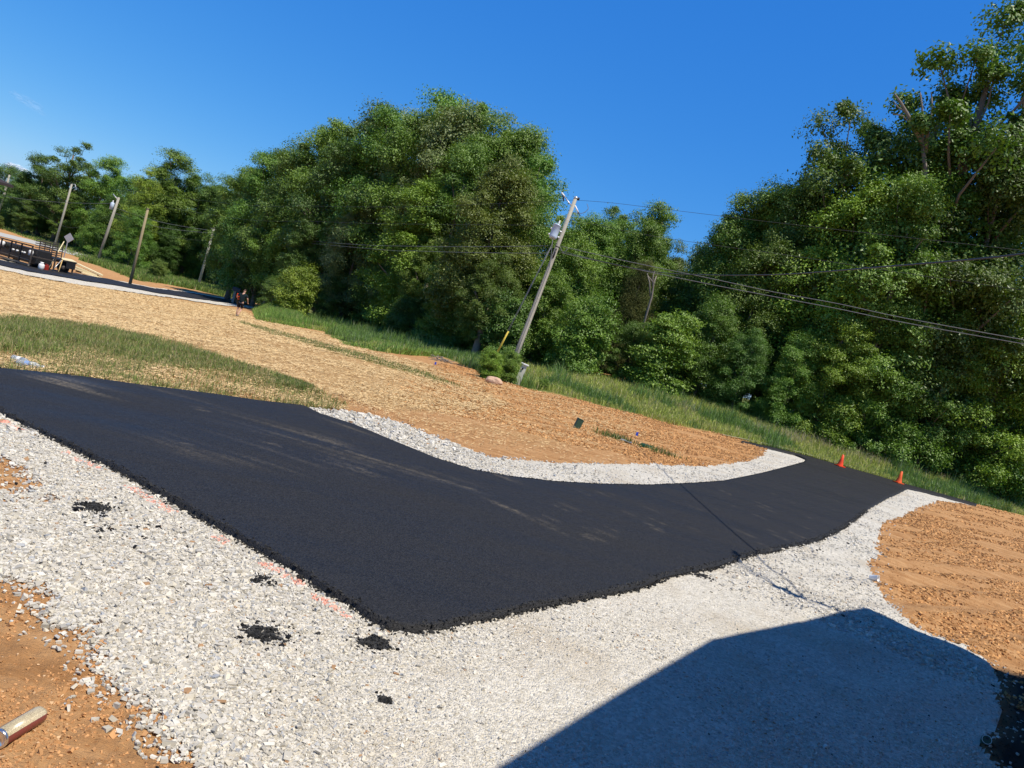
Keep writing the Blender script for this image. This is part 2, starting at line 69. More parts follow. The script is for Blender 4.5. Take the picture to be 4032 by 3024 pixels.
DATA_TREES = [(-103.18,150.0,-6.01,5.6,10.82,'far','deep','hazy green tree low on the far left horizon beyond the leftmost pole'),(-107.91,150.0,-6.03,3.83,10.82,'far','deep','dark tree at the left frame edge behind the leftmost pole'),(-91.08,138.0,-5.92,12.94,9.13,'oak','deep','dark round tree left of the tall oak behind the black trailer'),(-83.73,134.0,-5.84,17.3,12.09,'loose','deep','tall dark oak with sky gaps rising behind the black trailer'),(-74.81,130.0,-5.7,14.72,7.82,'oak2','mid','dark tree behind the pole with the far transformer'),(-86.87,130.0,-5.88,5.27,9.38,'oak','deep','low dark tree behind the black equipment rack'),(-80.84,131.0,-5.8,7.88,9.45,'oak2','olive','dull olive tree directly behind the diamond sign'),(-69.07,122.0,-5.57,7.74,6.6,'shrub','mid','bushy tree behind the foot of the far transformer pole'),(-89.51,128.0,-5.9,1.85,8.47,'shrub','olive','low olive thicket at the left frame edge behind the trailer'),(-60.51,116.0,-5.33,13.7,6.98,'oak','lime','bright green tree right of the far transformer pole'),(-58.89,120.0,-5.28,16.89,9.38,'oak2','mid','tall green tree above the bare wooden pole'),(-55.28,122.0,-5.14,15.24,6.6,'oak','deep','dark tree between the bare pole and the thin far pole'),(-57.63,110.0,-5.23,7.45,6.61,'shrub','mid','bushy understory tree just left of the bare wooden pole'),(-56.5,118.0,-5.19,6.77,7.8,'shrub2','deep','dark understory tree just right of the bare wooden pole'),(-52.38,122.0,-5.02,6.8,6.6,'shrub','mid','understory tree behind the thin far pole'),(-66.98,122.0,-5.52,10.3,5.87,'oak','deep','dark tree top in the gap right of the far transformer'),(-51.64,122.0,-4.98,15.66,6.6,'oak','deep','dark tree rising right of the thin far pole'),(-44.76,114.0,-4.63,15.42,6.17,'oak2','deep','dark tree just left of the large central grove'),(-38.39,100.0,-4.21,11.27,5.41,'oak','lime','yellow green tree standing left of the central grove above the mailbox'),(-35.03,94.0,-3.96,6.66,5.09,'shrub2','deep','dark leafy tree overhanging the black mailbox'),(-31.73,82.0,-3.68,15.21,5.42,'oak','mid','left shoulder tree of the large central grove'),(-27.9,78.0,-3.33,15.6,5.63,'oak2','deep','second tree from the left in the crest of the central grove'),(-23.61,74.0,-2.91,17.28,5.34,'oak','mid','tree on the rising crest left of the grove peak'),(-21.36,72.0,-2.67,18.63,4.76,'loose','deep','dark pointed tree crown beside the gap in the central grove'),(-17.47,68.0,-2.24,18.53,5.32,'oak2','deep','broad crown left of the peak of the central grove'),(-14.27,66.0,-1.87,18.29,5.56,'oak','pale','pale silvery green crown just left of the grove peak'),(-10.71,63.0,-1.45,18.96,5.68,'oak2','mid','tallest crown forming the peak of the central grove'),(-7.76,60.0,-1.1,17.93,4.33,'loose','mid','crown just right of the grove peak'),(-5.49,58.0,-0.85,16.98,4.53,'oak','pale','pale green crown right of the grove peak above the leafy maple'),(-3.65,56.0,-0.65,15.94,3.37,'oak2','mid','right shoulder crown of the central grove'),(-1.87,52.0,-0.45,13.39,2.81,'oak','mid','crown at the right end of the grove behind the transformer pole'),(-19.27,68.0,-2.44,12.22,4.5,'cedar','brown','brown green cedar in the middle of the central grove'),(-25.4,72.0,-3.08,9.51,6.49,'oak2','deep','dark leafy tree in the lower left of the central grove'),(-19.06,64.0,-2.4,8.52,4.62,'oak','deep','dark tree at the lower middle of the grove right of the man'),(-14.34,60.0,-1.86,9.8,5.05,'oak','pale','silvery leafed tree right of the brown cedar'),(-11.11,58.0,-1.47,5.72,5.23,'shrub2','deep','deep shaded understory tree in the hollow of the central grove'),(-14.93,60.0,-1.93,3.8,4.69,'shrub','deep','dark shaded thicket at the foot of the brown cedar'),(-8.74,52.0,-1.17,10.66,5.94,'oak2','lime','large yellow green tree in front of the central grove'),(-3.58,45.0,-0.59,11.14,5.95,'maple','olive','big olive green maple left of the leaning transformer pole'),(-4.87,46.0,-0.72,6.7,3.6,'shrub2','mid','leafy lower tree between the two visible trunks'),(-16.91,56.0,-2.14,4.02,2.69,'bush','lime','bright green young tree in front of the grove right of the man'),(-20.47,62.0,-2.55,2.99,3.36,'shrub','deep','dark shrub behind the tall grass right of the man'),(-7.35,49.0,-1.0,3.02,3.24,'bush','deep','dark bush around the left visible trunk'),(-4.08,45.0,-0.64,3.12,3.25,'bush','deep','dark bush left of the guy wire guard'),(-5.97,54.0,-0.88,2.52,4.87,'shrub','deep','shaded thicket between the two visible trunks'),(-1.22,42.0,-0.34,3.77,3.03,'bush','deep','dark bush behind the foot of the leaning pole'),(-28.39,76.0,-3.37,14.25,5.48,'oak2','mid','leafy crown between the first two crowns of the central grove'),(-24.43,72.0,-2.99,15.82,5.63,'oak','deep','dark crown on the long left slope of the central grove'),(-21.41,70.0,-2.67,16.92,4.63,'oak2','mid','crown left of the dark pointed crown'),(-17.92,66.0,-2.28,16.45,5.16,'oak','deep','crown filling the notch right of the dark pointed crown'),(-15.04,64.0,-1.95,17.28,5.39,'oak2','mid','crown between the broad crown and the pale crown'),(-11.64,60.0,-1.54,17.15,5.41,'oak','mid','crown just left of the peak crown of the grove'),(-8.71,58.0,-1.2,17.4,5.23,'oak2','pale','pale crown touching the right side of the peak crown'),(-6.2,57.0,-0.92,16.57,4.8,'oak','mid','crown above the left half of the olive maple'),(-3.99,55.0,-0.68,15.35,4.3,'oak2','mid','crown above the right half of the olive maple'),(-13.36,62.0,-1.75,12.95,5.59,'oak','pale','silvery middle height crown below the pale crown of the grove'),(-6.78,52.0,-0.95,13.14,5.0,'oak2','mid','leafy crown between the yellow green tree and the olive maple'),(-23.61,70.0,-2.9,11.64,5.47,'oak','mid','leafy middle height crown above the walking man'),(-1.6,48.0,-0.41,10.48,3.17,'oak','mid','leafy crown just left of the transformer'),(-60.27,119.0,-5.32,12.55,7.87,'oak2','deep','dark crown filling between the two trees by the bare pole'),(-96.54,140.0,-5.97,3.04,10.1,'shrub','deep','low dark thicket on the horizon at the far left'),(-90.34,140.0,-5.91,9.91,10.1,'oak2','deep','dark crown low behind the tall far left oak'),(-80.82,136.0,-5.8,12.52,9.81,'oak','deep','dark crown right behind the tall far left oak'),(-69.69,128.0,-5.59,12.64,7.7,'oak2','mid','green crown between the far transformer pole and bare pole'),(-57.59,124.0,-5.23,14.92,7.46,'oak','mid','green crown left of the thin far pole top'),(-54.4,126.0,-5.11,14.15,7.58,'oak2','deep','dark crown behind the thin far pole top'),(-47.8,118.0,-4.79,15.35,7.8,'oak','deep','dark crown low in the dip left of the central grove'),(2.77,50.0,0.23,9.26,3.31,'oak2','mid','crown filling below the second crown right of the leaning pole'),(4.3,52.0,0.47,9.95,3.13,'oak','mid','crown filling under the small poking crown'),(5.74,50.0,0.63,9.76,3.31,'oak2','mid','crown filling left of the small sky gap'),(1.71,46.0,0.04,7.8,3.32,'shrub2','mid','mid height tree right of the lower transformer pole'),(10.49,54.0,0.91,9.75,3.25,'oak2','deep','crown low on the left slope of the right hand woods'),(12.2,49.0,0.87,12.99,3.54,'oak','mid','crown between the two broad crowns of the right hand woods'),(13.85,48.2,0.87,13.96,3.48,'oak2','mid','crown filling left of the crown beside the broken oak'),(0.77,52.0,-0.11,10.01,3.13,'oak','lime','green tree immediately right of the leaning pole top'),(2.05,50.0,0.11,9.73,2.71,'oak2','mid','second crown right of the leaning pole'),(4.1,66.0,0.44,13.21,2.38,'loose','deep','small dark crown poking above the tree line right of the pole'),(5.18,56.0,0.6,11.23,3.03,'oak','mid','crown right of the small poking crown'),(6.76,55.0,0.75,11.64,2.65,'oak2','mid','rounded crown beside the small sky gap right of the pole'),(8.93,58.0,0.88,10.13,2.79,'oak','olive','lower crown beneath the small sky gap'),(5.69,46.0,0.58,7.27,3.6,'cedar','brown','brown green cedar with a bare pale limb in the middle right woods'),(9.81,52.0,0.87,7.78,3.13,'oak','mid','low crown at the dip of the tree line'),(12.89,60.0,0.99,8.43,3.25,'cedar','deep','distant blue green conifer at the dip of the tree line'),(3.06,41.2,0.21,4.4,3.22,'bush','mid','round bright bush right of the leaning pole foot'),(0.63,43.2,-0.12,5.46,3.38,'shrub2','mid','leafy tree directly behind the lower leaning pole'),(1.53,47.0,0.02,6.75,3.67,'shrub','mid','dense tree between the leaning pole and the middle cedar'),(5.74,42.2,0.51,3.35,3.04,'shrub','deep','dark shrub left of the feathery sumac'),(7.38,40.7,0.54,4.27,3.43,'sumac','mid','feathery leafed sumac in the middle right woods'),(9.72,42.2,0.65,5.65,3.3,'shrub2','mid','bushy tree right of the feathery sumac'),(5.13,40.7,0.42,0.46,1.71,'bush','lime','small bright bush at the grass edge under the round bush'),(11.64,41.2,0.6,4.42,3.22,'shrub','deep','dark bushy tree left of the right hand thicket'),(10.24,50.0,0.86,10.44,3.31,'oak','deep','crown on the left slope of the right hand woods'),(11.05,48.0,0.84,12.06,3.46,'oak2','mid','second crown climbing the right hand woods'),(12.68,47.2,0.83,13.33,3.69,'oak','mid','broad green crown left of the big broken oak'),(14.19,46.2,0.81,13.9,3.33,'oak2','deep','crown just left of the big broken oak'),(12.33,44.7,0.76,9.94,4.57,'maple','mid','large leafed tree below the broad crowns of the right woods'),(15.5,44.2,0.72,9.74,4.52,'oak','deep','deep shaded tree below the big broken oak'),(14.95,46.2,0.81,18.45,2.78,'loose','deep','sparse dark tree at the left side of the dead snag'),(17.21,47.2,0.83,19.91,3.41,'loose','deep','sparse tree behind the bare dead snag'),(19.41,46.2,0.77,20.29,3.33,'loose','mid','loose crown right of the dead snag'),(19.2,45.2,0.72,23.43,3.53,'loose','deep','tall loose crown with sky gaps near the right frame edge'),(20.73,44.2,0.64,25.54,4.52,'loose','mid','tallest tree of the right hand woods at the frame corner'),(17.59,41.2,0.51,14.12,3.22,'oak2','mid','leafy crown right below the fork of the dead snag'),(23.37,44.2,0.58,25.26,4.25,'loose','deep','tall tree cut by the right frame edge'),(16.54,43.7,0.69,14.25,5.78,'maple','lime','sunny yellow green tree below the dead snag'),(20.13,44.2,0.65,17.25,5.32,'oak2','mid','leafy crown below the tallest right hand tree'),(22.27,42.2,0.46,18.33,5.07,'oak','deep','dark crown at the right frame edge under the tallest tree'),(20.41,44.2,0.65,12.28,6.11,'shrub2','deep','deep shaded tree behind the wires at the right'),(25.01,45.2,0.6,14.3,5.44,'shrub','deep','deep shaded tree at the right frame edge behind the wires'),(13.9,40.2,0.52,4.66,3.38,'shrub','mid','leafy bush at the left end of the roadside thicket'),(15.94,40.2,0.47,6.52,4.11,'shrub2','lime','bright leafy thicket tree above the first cone'),(18.98,41.2,0.47,7.92,4.46,'shrub','mid','big leafy thicket tree above the second cone'),(21.96,41.2,0.38,8.61,4.21,'shrub2','mid','leafy thicket tree right of the second cone'),(25.12,41.7,0.3,10.11,4.51,'shrub','lime','bright thicket tree cut by the right frame edge'),(27.98,42.2,0.24,11.53,4.57,'shrub','mid','thicket tree just beyond the right frame edge'),(19.16,41.7,0.51,3.3,2.76,'bush','deep','shaded undergrowth bush left behind the cones'),(23.3,42.2,0.42,3.49,3.04,'bush','deep','shaded undergrowth bush right behind the second cone'),(27.21,43.2,0.37,3.2,3.12,'bush','deep','shaded undergrowth bush at the right end of the verge'),(16.39,41.7,0.57,2.18,2.76,'bush','deep','shaded undergrowth bush behind the left cone'),(13.85,41.7,0.61,1.93,2.51,'bush','deep','shaded undergrowth bush behind the grass left of the cones'),(10.84,41.7,0.63,1.57,2.51,'bush','deep','shaded bush at the foot of the bushy tree'),(7.82,41.7,0.59,1.26,2.51,'bush','mid','low leafy bush at the foot of the sumac')]
DATA_TAR = [(-2.465,5.054,0.1),(-2.114,4.758,0.11),(-0.874,3.824,0.085),(-0.328,4.035,0.075),(-1.138,4.498,0.06),(2.276,7.271,0.06),(-0.169,3.475,0.03),(4.989,9.713,0.1),(4.857,10.167,0.08),(4.63,10.487,0.09),(12.193,22.609,0.1)]
DATA_SNAG = ((19.417,43.0,0.59),[([(19.417,43.0,0),(19.369,43.0,13.79),(18.531,43.0,15.881),(17.843,43.0,17.435)],0.22,0.09),([(17.843,43.0,17.435),(16.74,43.0,18.582),(15.997,43.0,19.266),(15.551,43.0,19.599)],0.13,0.04),([(17.843,43.0,17.435),(17.547,43.0,18.426),(17.211,43.0,19.301),(16.873,43.0,20.02)],0.09,0.03),([(18.124,43.0,17.052),(17.834,43.0,18.507),(17.759,43.0,19.378),(17.446,43.0,20.18)],0.12,0.03),([(16.387,43.0,18.866),(15.968,43.0,18.953),(15.623,43.0,19.213)],0.05,0.02),([(17.131,43.0,18.181),(16.343,43.0,18.599),(15.786,43.0,18.545)],0.05,0.02)])
DATA_SNAG2 = ((6.243,44.0,0.59),[([(6.243,44.0,0),(6.243,44.0,5.65),(6.135,44.0,6.378),(6.166,44.0,6.82)],0.08,0.03),([(6.181,44.0,6.039),(5.995,44.0,6.663),(5.983,44.0,7.065)],0.05,0.02),([(6.135,44.0,6.378),(5.714,44.0,6.691)],0.05,0.02),([(6.115,43.8,5.604),(5.867,43.8,6.343),(5.594,43.8,6.803)],0.06,0.02)])
DATA_MAIL = (-27.173,72.0,-2.078)
DATA_SIGN = (-42.408,70.0,-1.477)
DATA_BOARDS = (-39.896,70.0,-3.849)
DATA_ROOF = (-41.482,60.0,1.601)
DATA_CPOST = (-41.987,61.0,-3.663)
DATA_SHADOWEDGE = [(0.444,3.196),(1.094,4.224),(1.929,5.514),(4.13,7.809),(4.65,7.475),(5.008,7.114)]
DATA_CLOUD1 = (-1039.563,1500.0,35.93)
DATA_CLOUD2 = (-1047.53,1500.0,162.344)
DATA_KERB = [(9.088,32.283),(10.162,32.886),(11.549,33.572),(13.212,34.214),(15.188,34.716),(16.659,35.168),(18.073,34.91),(19.586,35.286),(20.916,35.295),(22.074,35.384),(24.248,36.695),(27.516,38.408)]
DATA_DUST = [([(-3.184,9.002),(-2.175,8.639),(-1.275,8.47),(-0.192,8.237)],0.22,0.8),([(-2.848,11.088),(-1.905,10.284),(-0.901,9.552),(0.186,9.259)],0.18,1.0),([(-5.209,9.017),(-3.619,8.182),(-2.412,8.091),(-1.336,7.822)],0.3,0.8),([(-4.469,9.544),(-3.184,9.002),(-1.913,8.869)],0.3,0.6),([(-0.65,8.177),(0.337,7.731),(1.557,6.771)],0.06,1.6),([(-4.122,7.903),(-2.641,7.005),(-1.886,7.116)],0.25,0.7)]
DATA_SCUFF = [((3.388,10.019),(3.53,9.874),0.048,0.33),((8.942,20.083),(9.043,19.668),0.048,0.3),((8.024,18.305),(8.133,17.956),0.027,0.27),((4.154,13.742),(4.256,13.588),0.028,0.38),((5.844,15.214),(6.007,14.891),0.024,0.29),((1.151,9.783),(1.33,9.626),0.026,0.18),((6.078,12.438),(6.159,12.303),0.049,0.27),((4.741,13.582),(4.924,13.294),0.041,0.39),((7.009,15.945),(7.108,15.706),0.025,0.16),((0.832,8.457),(0.962,8.366),0.02,0.31),((2.091,9.893),(2.252,9.744),0.034,0.21),((2.585,9.266),(2.649,9.209),0.049,0.13),((4.116,10.483),(4.174,10.417),0.044,0.22),((4.206,13.833),(4.286,13.712),0.025,0.39),((1.268,7.814),(1.417,7.716),0.048,0.22),((2.047,9.181),(2.192,9.057),0.023,0.33),((4.447,10.784),(4.507,10.712),0.048,0.15),((1.932,8.825),(2.09,8.705),0.03,0.38),((3.405,11.469),(3.509,11.346),0.025,0.14),((1.1,7.794),(1.257,7.691),0.025,0.13),((7.312,15.145),(7.407,14.92),0.027,0.29),((5.625,13.542),(5.734,13.356),0.022,0.38),((0.696,7.828),(0.842,7.733),0.024,0.32),((6.474,13.778),(6.61,13.516),0.023,0.24),((1.076,7.441),(1.158,7.389),0.034,0.4),((4.666,10.663),(4.765,10.542),0.035,0.32),((2.965,11.015),(3.08,10.888),0.024,0.23),((5.895,11.957),(6.008,11.782),0.035,0.21),((0.932,8.647),(1.083,8.538),0.046,0.22),((4.513,11.117),(4.642,10.954),0.04,0.33),((1.993,8.654),(2.08,8.588),0.035,0.34),((4.662,13.083),(4.841,12.814),0.039,0.28),((0.619,7.626),(0.702,7.574),0.04,0.25),((5.039,12.121),(5.183,11.913),0.03,0.3),((4.055,10.469),(4.148,10.364),0.045,0.36),((3.521,9.512),(3.67,9.365),0.036,0.27),((1.138,7.517),(1.284,7.425),0.034,0.31),((4.076,10.79),(4.152,10.701),0.043,0.28),((4.178,11.981),(4.314,11.802),0.043,0.3),((5.723,15.78),(5.814,15.596),0.033,0.3),((1.374,8.075),(1.496,7.991),0.021,0.25),((1.634,10.219),(1.721,10.138),0.03,0.17),((1.471,10.075),(1.598,9.957),0.031,0.29),((3.873,12.345),(4.052,12.109),0.02,0.23),((1.73,9.156),(1.805,9.092),0.045,0.22),((0.701,7.561),(0.767,7.52),0.036,0.22),((-3.642,9.149),(-3.526,9.171),0.03,0.5),((-3.494,9.003),(-3.38,9.026),0.03,0.5),((-2.341,8.032),(-2.238,8.056),0.03,0.5),((-2.853,7.18),(-2.761,7.196),0.03,0.5),((-1.345,7.862),(-1.243,7.89),0.03,0.5)]
DATA_TARLAB = ['black asphalt spill on the left gravel,the uppermost','black asphalt spill dotted with paint just below the uppermost one','long black asphalt spill on the gravel left of the slab corner','star shaped black asphalt spill below the slab corner','small black spill near the paint marks left of the slab','small black spill under the long front edge of the slab','tiny black crumb patch on the front gravel','dark spill trail touching the right hand dirt','dark crumbs right of the slab edge beside the dirt trail','dark crumbs along the slab edge left of the dirt trail','dark crumbs at the gravel tip near the cones']

# ---------------------------------------------------------------- helpers
def tag(o, label=None, cat=None, group=None, kind=None):
    if label: o['label'] = label
    if cat: o['category'] = cat
    if group: o['group'] = group
    if kind: o['kind'] = kind
    return o
def link(name, me, parent=None):
    o = bpy.data.objects.new(name, me); C.objects.link(o)
    if parent: o.parent = parent
    return o
def empty(name, loc, rz=0, **k):
    o = bpy.data.objects.new(name, None); C.objects.link(o); o.location = loc; o.rotation_euler = (0, 0, rz)
    o.empty_display_size = .2
    return tag(o, **k)
def np_mesh(name, V, Fc, mats=(), col=None, smooth=False, fmat=None):
    """V (n,3), Fc (m,k) or list of such arrays"""
    if not isinstance(Fc, (list, tuple)): Fc = [Fc]
    me = bpy.data.meshes.new(name)
    V = np.ascontiguousarray(V, dtype=np.float32)
    me.vertices.add(len(V)); me.vertices.foreach_set('co', V.ravel())
    loops = np.concatenate([f.ravel() for f in Fc]).astype(np.int32)
    tot = np.concatenate([np.full(len(f), f.shape[1]) for f in Fc]).astype(np.int32)
    st = np.concatenate([[0], np.cumsum(tot)[:-1]]).astype(np.int32)
    me.loops.add(len(loops)); me.loops.foreach_set('vertex_index', loops)
    me.polygons.add(len(tot)); me.polygons.foreach_set('loop_start', st)
    if fmat is not None: me.polygons.foreach_set('material_index', fmat.astype(np.int32))
    me.polygons.foreach_set('use_smooth', np.full(len(tot), smooth))
    if col is not None:
        a = me.color_attributes.new('Col', 'FLOAT_COLOR', 'POINT')
        c = np.ones((len(V), 4), dtype=np.float32); c[:, :col.shape[1]] = col
        a.data.foreach_set('color', c.ravel())
    me.update(calc_edges=True)
    for mm in mats: me.materials.append(mm)
    return me
class MB:
    def __init__(s): s.bm = bmesh.new()
    def box(s, c, d, rot=None, taper=1.0, bev=0):
        M = Matrix.Translation(c) @ (rot.to_4x4() if rot else Matrix.Identity(4)) @ Matrix.Diagonal((*d, 1))
        r = bmesh.ops.create_cube(s.bm, size=1, matrix=Matrix.Identity(4))
        for v in r['verts']:
            if v.co.z > 0: v.co.x *= taper; v.co.y *= taper
        if bev:
            sc = Matrix.Diagonal((*d, 1)); 
            bmesh.ops.transform(s.bm, matrix=sc, verts=r['verts'])
            ed = list({e for v in r['verts'] for e in v.link_edges})
            rb = bmesh.ops.bevel(s.bm, geom=ed, offset=bev, segments=2, affect='EDGES', profile=.6)
            vs = list({v for f in rb['faces'] for v in f.verts} | {v for v in r['verts'] if v.is_valid})
            M = Matrix.Translation(c) @ (rot.to_4x4() if rot else Matrix.Identity(4))
            bmesh.ops.transform(s.bm, matrix=M, verts=vs)
        else:
            bmesh.ops.transform(s.bm, matrix=M, verts=r['verts'])
        return s
    def tube(s, pts, rad, n=8, caps=True):
        pts = [Vector(p) for p in pts]; N = len(pts)
        if not hasattr(rad, '__len__'): rad = [rad]*N
        prev = None; rings = []
        for i, p in enumerate(pts):
            t = (pts[min(i+1, N-1)]-pts[max(i-1, 0)]).normalized()
            a = prev if prev else (Vector((0, 0, 1)) if abs(t.z) < .9 else Vector((1, 0, 0)))
            u = (a - t*a.dot(t)).normalized(); v = t.cross(u); prev = u
            rings.append([s.bm.verts.new(p + (u*math.cos(2*math.pi*k/n)+v*math.sin(2*math.pi*k/n))*rad[i]) for k in range(n)])
        for a, b in zip(rings, rings[1:]):
            for k in range(n):
                f = s.bm.faces.new((a[k], a[(k+1) % n], b[(k+1) % n], b[k])); f.smooth = True
        if caps:
            s.bm.faces.new(rings[0][::-1]); s.bm.faces.new(rings[-1])
        return s
    def lathe(s, prof, M=Matrix.Identity(4), n=24, caps=True):
        rings = [[s.bm.verts.new(M @ Vector((r*math.cos(2*math.pi*k/n), r*math.sin(2*math.pi*k/n), z))) for k in range(n)] for r, z in prof]
        for a, b in zip(rings, rings[1:]):
            for k in range(n):
                f = s.bm.faces.new((a[k], a[(k+1) % n], b[(k+1) % n], b[k])); f.smooth = True
        if caps:
            s.bm.faces.new(rings[0][::-1]); s.bm.faces.new(rings[-1])
        return s
    def build(s, name, mat, parent=None):
        me = bpy.data.meshes.new(name); bmesh.ops.recalc_face_normals(s.bm, faces=s.bm.faces); s.bm.to_mesh(me); s.bm.free()
        me.materials.append(mat); return link(name, me, parent)

# ---------------------------------------------------------------- materials
def new_mat(name):
    mt = bpy.data.materials.new(name); mt.use_nodes = True
    n = mt.node_tree.nodes; return mt, n, mt.node_tree.links, n['Principled BSDF']
def simple(name, col, rough=.6, metal=0, spec=.4, var=.25, scale=6, bump=.0, bscale=40):
    mt, n, l, p = new_mat(name)
    tc = n.new('ShaderNodeTexCoord'); ns = n.new('ShaderNodeTexNoise'); ns.inputs['Scale'].default_value = scale; ns.inputs['Detail'].default_value = 6
    l.new(tc.outputs['Object'], ns.inputs['Vector'])
    mx = n.new('ShaderNodeMix'); mx.data_type = 'RGBA'
    mx.inputs[6].default_value = (*[c*(1-var) for c in col], 1); mx.inputs[7].default_value = (*[min(1, c*(1+var)) for c in col], 1)
    l.new(ns.outputs['Fac'], mx.inputs[0]); l.new(mx.outputs[2], p.inputs['Base Color'])
    p.inputs['Roughness'].default_value = rough; p.inputs['Metallic'].default_value = metal
    p.inputs['Specular IOR Level'].default_value = spec
    if bump:
        n2 = n.new('ShaderNodeTexNoise'); n2.inputs['Scale'].default_value = bscale; l.new(tc.outputs['Object'], n2.inputs['Vector'])
        b = n.new('ShaderNodeBump'); b.inputs['Strength'].default_value = bump; b.inputs['Distance'].default_value = .02
        l.new(n2.outputs['Fac'], b.inputs['Height']); l.new(b.outputs['Normal'], p.inputs['Normal'])
    return mt
def vcol_mat(name, rough=.8, spec=.3, transl=0, tint=None):
    mt, n, l, p = new_mat(name)
    a = n.new('ShaderNodeAttribute'); a.attribute_name = 'Col'
    l.new(a.outputs['Color'], p.inputs['Base Color']); p.inputs['Roughness'].default_value = rough
    p.inputs['Specular IOR Level'].default_value = spec
    if transl:
        t = n.new('ShaderNodeBsdfTranslucent'); l.new(a.outputs['Color'], t.inputs['Color'])
        mx = n.new('ShaderNodeMixShader'); mx.inputs[0].default_value = transl
        l.new(p.outputs[0], mx.inputs[1]); l.new(t.outputs[0], mx.inputs[2]); l.new(mx.outputs[0], n['Material Output'].inputs[0])
    return mt
def leaf_mat(name, ca, cb, rough=.48, spec=.45, transl=.24):
    """leaf green varying by leaf (Col.r), by twig (Col.g) and by tree (object random)"""
    mt, n, l, p = new_mat(name)
    a = n.new('ShaderNodeAttribute'); a.attribute_name = 'Col'
    sp = n.new('ShaderNodeSeparateColor'); l.new(a.outputs['Color'], sp.inputs[0])
    oi = n.new('ShaderNodeObjectInfo')
    ad = n.new('ShaderNodeMath'); ad.operation = 'MULTIPLY_ADD'; ad.inputs[1].default_value = .45
    l.new(sp.outputs[0], ad.inputs[0]); 
    ad2 = n.new('ShaderNodeMath'); ad2.operation = 'MULTIPLY'; ad2.inputs[1].default_value = .55; l.new(sp.outputs[1], ad2.inputs[0])
    l.new(ad2.outputs[0], ad.inputs[2])
    mx = n.new('ShaderNodeMix'); mx.data_type = 'RGBA'; mx.inputs[6].default_value = (*ca, 1); mx.inputs[7].default_value = (*cb, 1)
    l.new(ad.outputs[0], mx.inputs[0])
    hs = n.new('ShaderNodeHueSaturation'); l.new(mx.outputs[2], hs.inputs['Color'])
    mr = n.new('ShaderNodeMapRange'); mr.inputs[3].default_value = .485; mr.inputs[4].default_value = .515; l.new(oi.outputs['Random'], mr.inputs[0]); l.new(mr.outputs[0], hs.inputs['Hue'])
    mr2 = n.new('ShaderNodeMapRange'); mr2.inputs[3].default_value = .82; mr2.inputs[4].default_value = 1.2; 
    mm = n.new('ShaderNodeMath'); mm.operation = 'FRACT'; m3 = n.new('ShaderNodeMath'); m3.operation = 'MULTIPLY'; m3.inputs[1].default_value = 7.31
    l.new(oi.outputs['Random'], m3.inputs[0]); l.new(m3.outputs[0], mm.inputs[0]); l.new(mm.outputs[0], mr2.inputs[0]); l.new(mr2.outputs[0], hs.inputs['Value'])
    l.new(hs.outputs[0], p.inputs['Base Color']); p.inputs['Roughness'].default_value = rough; p.inputs['Specular IOR Level'].default_value = spec
    t = n.new('ShaderNodeBsdfTranslucent')
    g = n.new('ShaderNodeMix'); g.data_type = 'RGBA'; g.blend_type = 'MULTIPLY'; g.inputs[0].default_value = 1; g.inputs[7].default_value = (1.1, 1.25, .55, 1)
    l.new(hs.outputs[0], g.inputs[6]); l.new(g.outputs[2], t.inputs['Color'])
    ms = n.new('ShaderNodeMixShader'); ms.inputs[0].default_value = transl
    l.new(p.outputs[0], ms.inputs[1]); l.new(t.outputs[0], ms.inputs[2]); l.new(ms.outputs[0], n['Material Output'].inputs[0])
    return mt
LEAF = dict(
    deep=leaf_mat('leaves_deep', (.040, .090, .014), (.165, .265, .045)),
    mid=leaf_mat('leaves_mid', (.055, .130, .014), (.235, .370, .052)),
    lime=leaf_mat('leaves_lime', (.100, .190, .016), (.340, .470, .055)),
    pale=leaf_mat('leaves_pale', (.075, .135, .036), (.300, .380, .135)),
    olive=leaf_mat('leaves_olive', (.065, .115, .014), (.240, .310, .055)),
    brown=leaf_mat('leaves_cedar', (.058, .066, .016), (.130, .135, .038), rough=.7, spec=.2, transl=.1))
M_bark = simple('bark', (.19, .15, .115), .9, spec=.15, var=.4, scale=9, bump=.6)
M_dead = simple('dead_wood', (.22, .19, .155), .9, spec=.15, var=.3, bump=.4)
M_pole = simple('pole_wood', (.36, .335, .27), .85, spec=.2, var=.35, scale=14, bump=.4)
M_poley = simple('pole_wood_brown', (.30, .245, .145), .85, spec=.2, var=.3, scale=14, bump=.4)
M_galv = simple('galvanised_steel', (.62, .64, .66), .4, metal=.6, var=.12)
M_tank = simple('transformer_paint', (.46, .55, .64), .35, spec=.5, var=.06)
M_white = simple('white_paint', (.78, .78, .76), .5, var=.08)
M_black = simple('black_paint', (.016, .016, .018), .45, var=.3)
M_rust = simple('worn_black_steel', (.05, .04, .035), .6, var=.5, scale=10)
M_rub = simple('rubber', (.015, .015, .015), .8, var=.2)
M_wire = simple('wire_grey', (.16, .165, .17), .5, var=.1)
M_wired = simple('wire_dark', (.05, .052, .055), .5, var=.1)
M_yel = simple('yellow_plastic', (.75, .55, .08), .5, var=.08)
M_tanw = simple('tan_wood', (.62, .42, .17), .75, var=.15)
M_lum = simple('pale_lumber', (.72, .62, .38), .75, var=.15)
M_orange = simple('orange_plastic', (.85, .07, .012), .45, var=.06)
M_orange2 = simple('orange_faded', (.80, .12, .02), .5, var=.08)
M_skin = simple('skin', (.52, .30, .21), .6, var=.08)
M_hair = simple('hair_brown', (.05, .03, .02), .8, var=.3)
M_shirt = simple('shirt_teal_black', (.012, .022, .026), .9, spec=.1, var=.15)
M_short = simple('shorts_black', (.014, .014, .018), .85, spec=.15, var=.2)
M_green = simple('utility_green', (.035, .075, .045), .5, var=.15)
